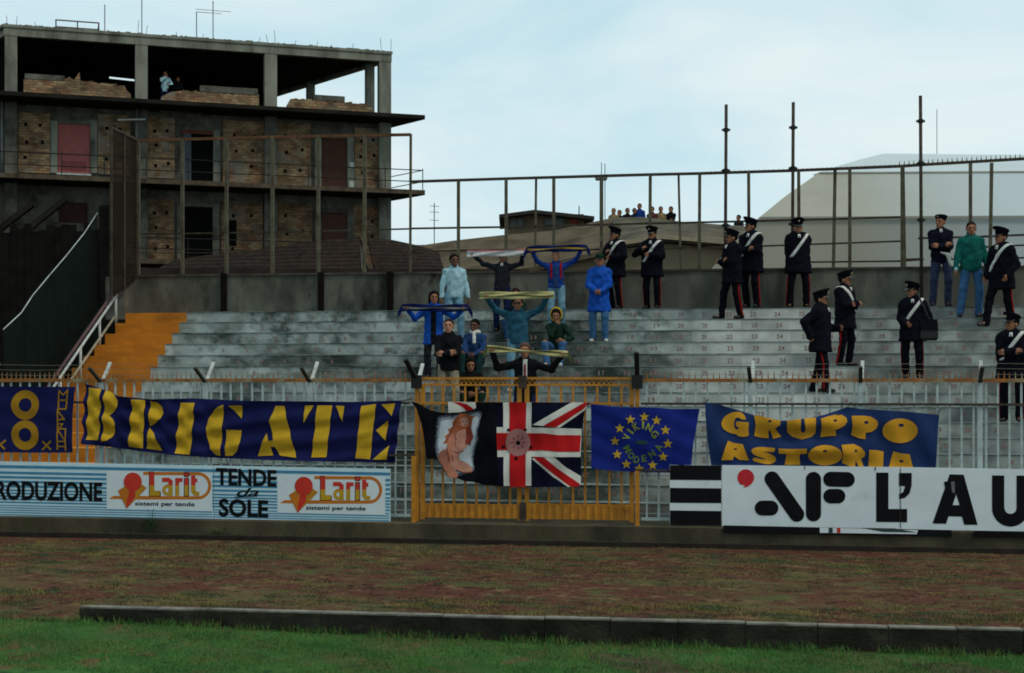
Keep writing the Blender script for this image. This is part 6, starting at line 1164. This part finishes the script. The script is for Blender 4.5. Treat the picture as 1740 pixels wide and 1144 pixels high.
for dz, w, d in ((-.24, .13, .06), (-.2, .155, .08), (.08, .15, .08), (.12, .12, .05)): mb.v += [tuple(c0 + Vector((x * w, y * d, dz))) for x, y in ((-1, -1), (1, -1), (1, 1), (-1, 1))]
mb.f = [(4 * r + i, 4 * r + (i + 1) % 4, 4 * r + 4 + (i + 1) % 4, 4 * r + 4 + i) for r in range(3) for i in range(4)] + [(3, 2, 1, 0), (12, 13, 14, 15)]; mb.m = [0] * len(mb.f); mb.build('bag_body', shoe_b, bag)
mb = MB(); mb.hexa([c0 + Vector(q) for q in ((-.15, -.095, -.06), (.15, -.095, -.06), (.15, -.081, -.06), (-.15, -.081, -.06), (-.14, -.075, .13), (.14, -.075, .13), (.14, -.055, .13), (-.14, -.055, .13))]); mb.build('flap', CL['uniform'], bag); mb = MB(); mb.poly([c0 + Vector((0.02, -.05, .1)), c0 + Vector((-.1, -.06, .35)), c0 + Vector((-.2, .0, .62))], .014, 5); mb.build('strap', shoe_b, bag)
person('policeman in beret and slate trousers with folded arms and white holster', 1598, 14, 1.80, yaw=-6, pose='cross', hyaw=-35, jacket='police_blue', hem=.84, trousers='slate', skin_='tan', hair='crop', hat='beret', tie=1, bulk=1.06, extras=('holster',), feet=((-.14, 0, 0), (.14, 0, 0)))
person('man in sea green jacket and blue jeans standing with arms at sides', 1650, 13, 1.85, yaw=2, pose='down', hands=((-.29, -.06, .86), (.29, -.06, .86)), jacket='green', hem=.84, trousers='jeans', skin_='tan', hair='crop', hairc='brown', bulk=1.14, feet=((-.20, -.04, 0), (.14, 0, 0)), hyaw=-8, hpitch=6, extras=('cuffs',), collar='green')
officer('officer facing left in a wide stance at the right edge', 1702, 12, 1.86, yaw=-52, pose='pockets', hyaw=-15, feet=((-.10, -.34, 0), (.10, .14, 0)), bulk=1.4, sash=1, dv=.25)
officer('officer with folded arms low at the right edge, looking left', 1719, 5, 1.74, yaw=-20, pose='cross', hyaw=-45, bulk=1.4)
# ---------------------------------------------------------------- distant spectators
ROOF = 'spectators on the roof beyond the fence'
for i, (px, y, col, lab, hc_) in enumerate(((1044, 351, 'tanc', 'spectator in tan top, leftmost on the roof', 'fair'), (1055, 355, 'black', 'spectator in black right of the tan top on the roof', 'brown'), (1068, 352.5, 'black', 'spectator in black left of the blue one on the roof', 'brown'), (1079, 351, 'navy', 'spectator in navy just left of the tallest blue one', 'black'), (1087, 344, 'blue', 'tallest spectator in blue jacket on the roof', 'black'), (1110, 350, 'maroon', 'spectator in maroon on the roof behind a fence post', 'black'), (1124, 348, 'tanc', 'spectator in tan jacket right of the maroon one', 'auburn'), (1142, 349, 'black', 'spectator in black standing apart at the roof end', 'black'))):
    d = 58.6; p = at(px, y, d); person(lab, 0, 0, 1.72 + .02 * (i % 3), yaw=RS.uniform(-25, 25), pose='cross' if i % 2 else 'down', jacket=col, trousers='navy', skin_='tan', hair='short', hairc=hc_, group=ROOF, loc=Vector((p.x, d + .5, p.z - 1.73)), lod=1.7)
p = at(1258, 363, 58.6); person('spectator in dark jacket alone on the roof behind the officers', 0, 0, 1.72, yaw=-40, pose='down', jacket='charcoal', trousers='navy', skin_='tan', group=ROOF, loc=Vector((p.x, 59.1, p.z - 1.72)), lod=1.7)
a_, z_ = BP(280, 135, .9); person('onlooker in pale blue shirt behind the brick parapet of the open storey', 0, 0, 1.7, yaw=20, pose='chin', jacket='denim_pale', trousers='navy', skin_='tan', group='onlookers in the unfinished block', loc=BW(a_, .9, ZS1), lod=1.6)
a_, z_ = BP(302, 145, 1.2); person('onlooker of whom only the head shows above the brick parapet', 0, 0, 1.55, yaw=10, pose='down', jacket='black', trousers='navy', skin_='tan', group='onlookers in the unfinished block', loc=BW(a_, 1.2, ZS1), lod=1.6)
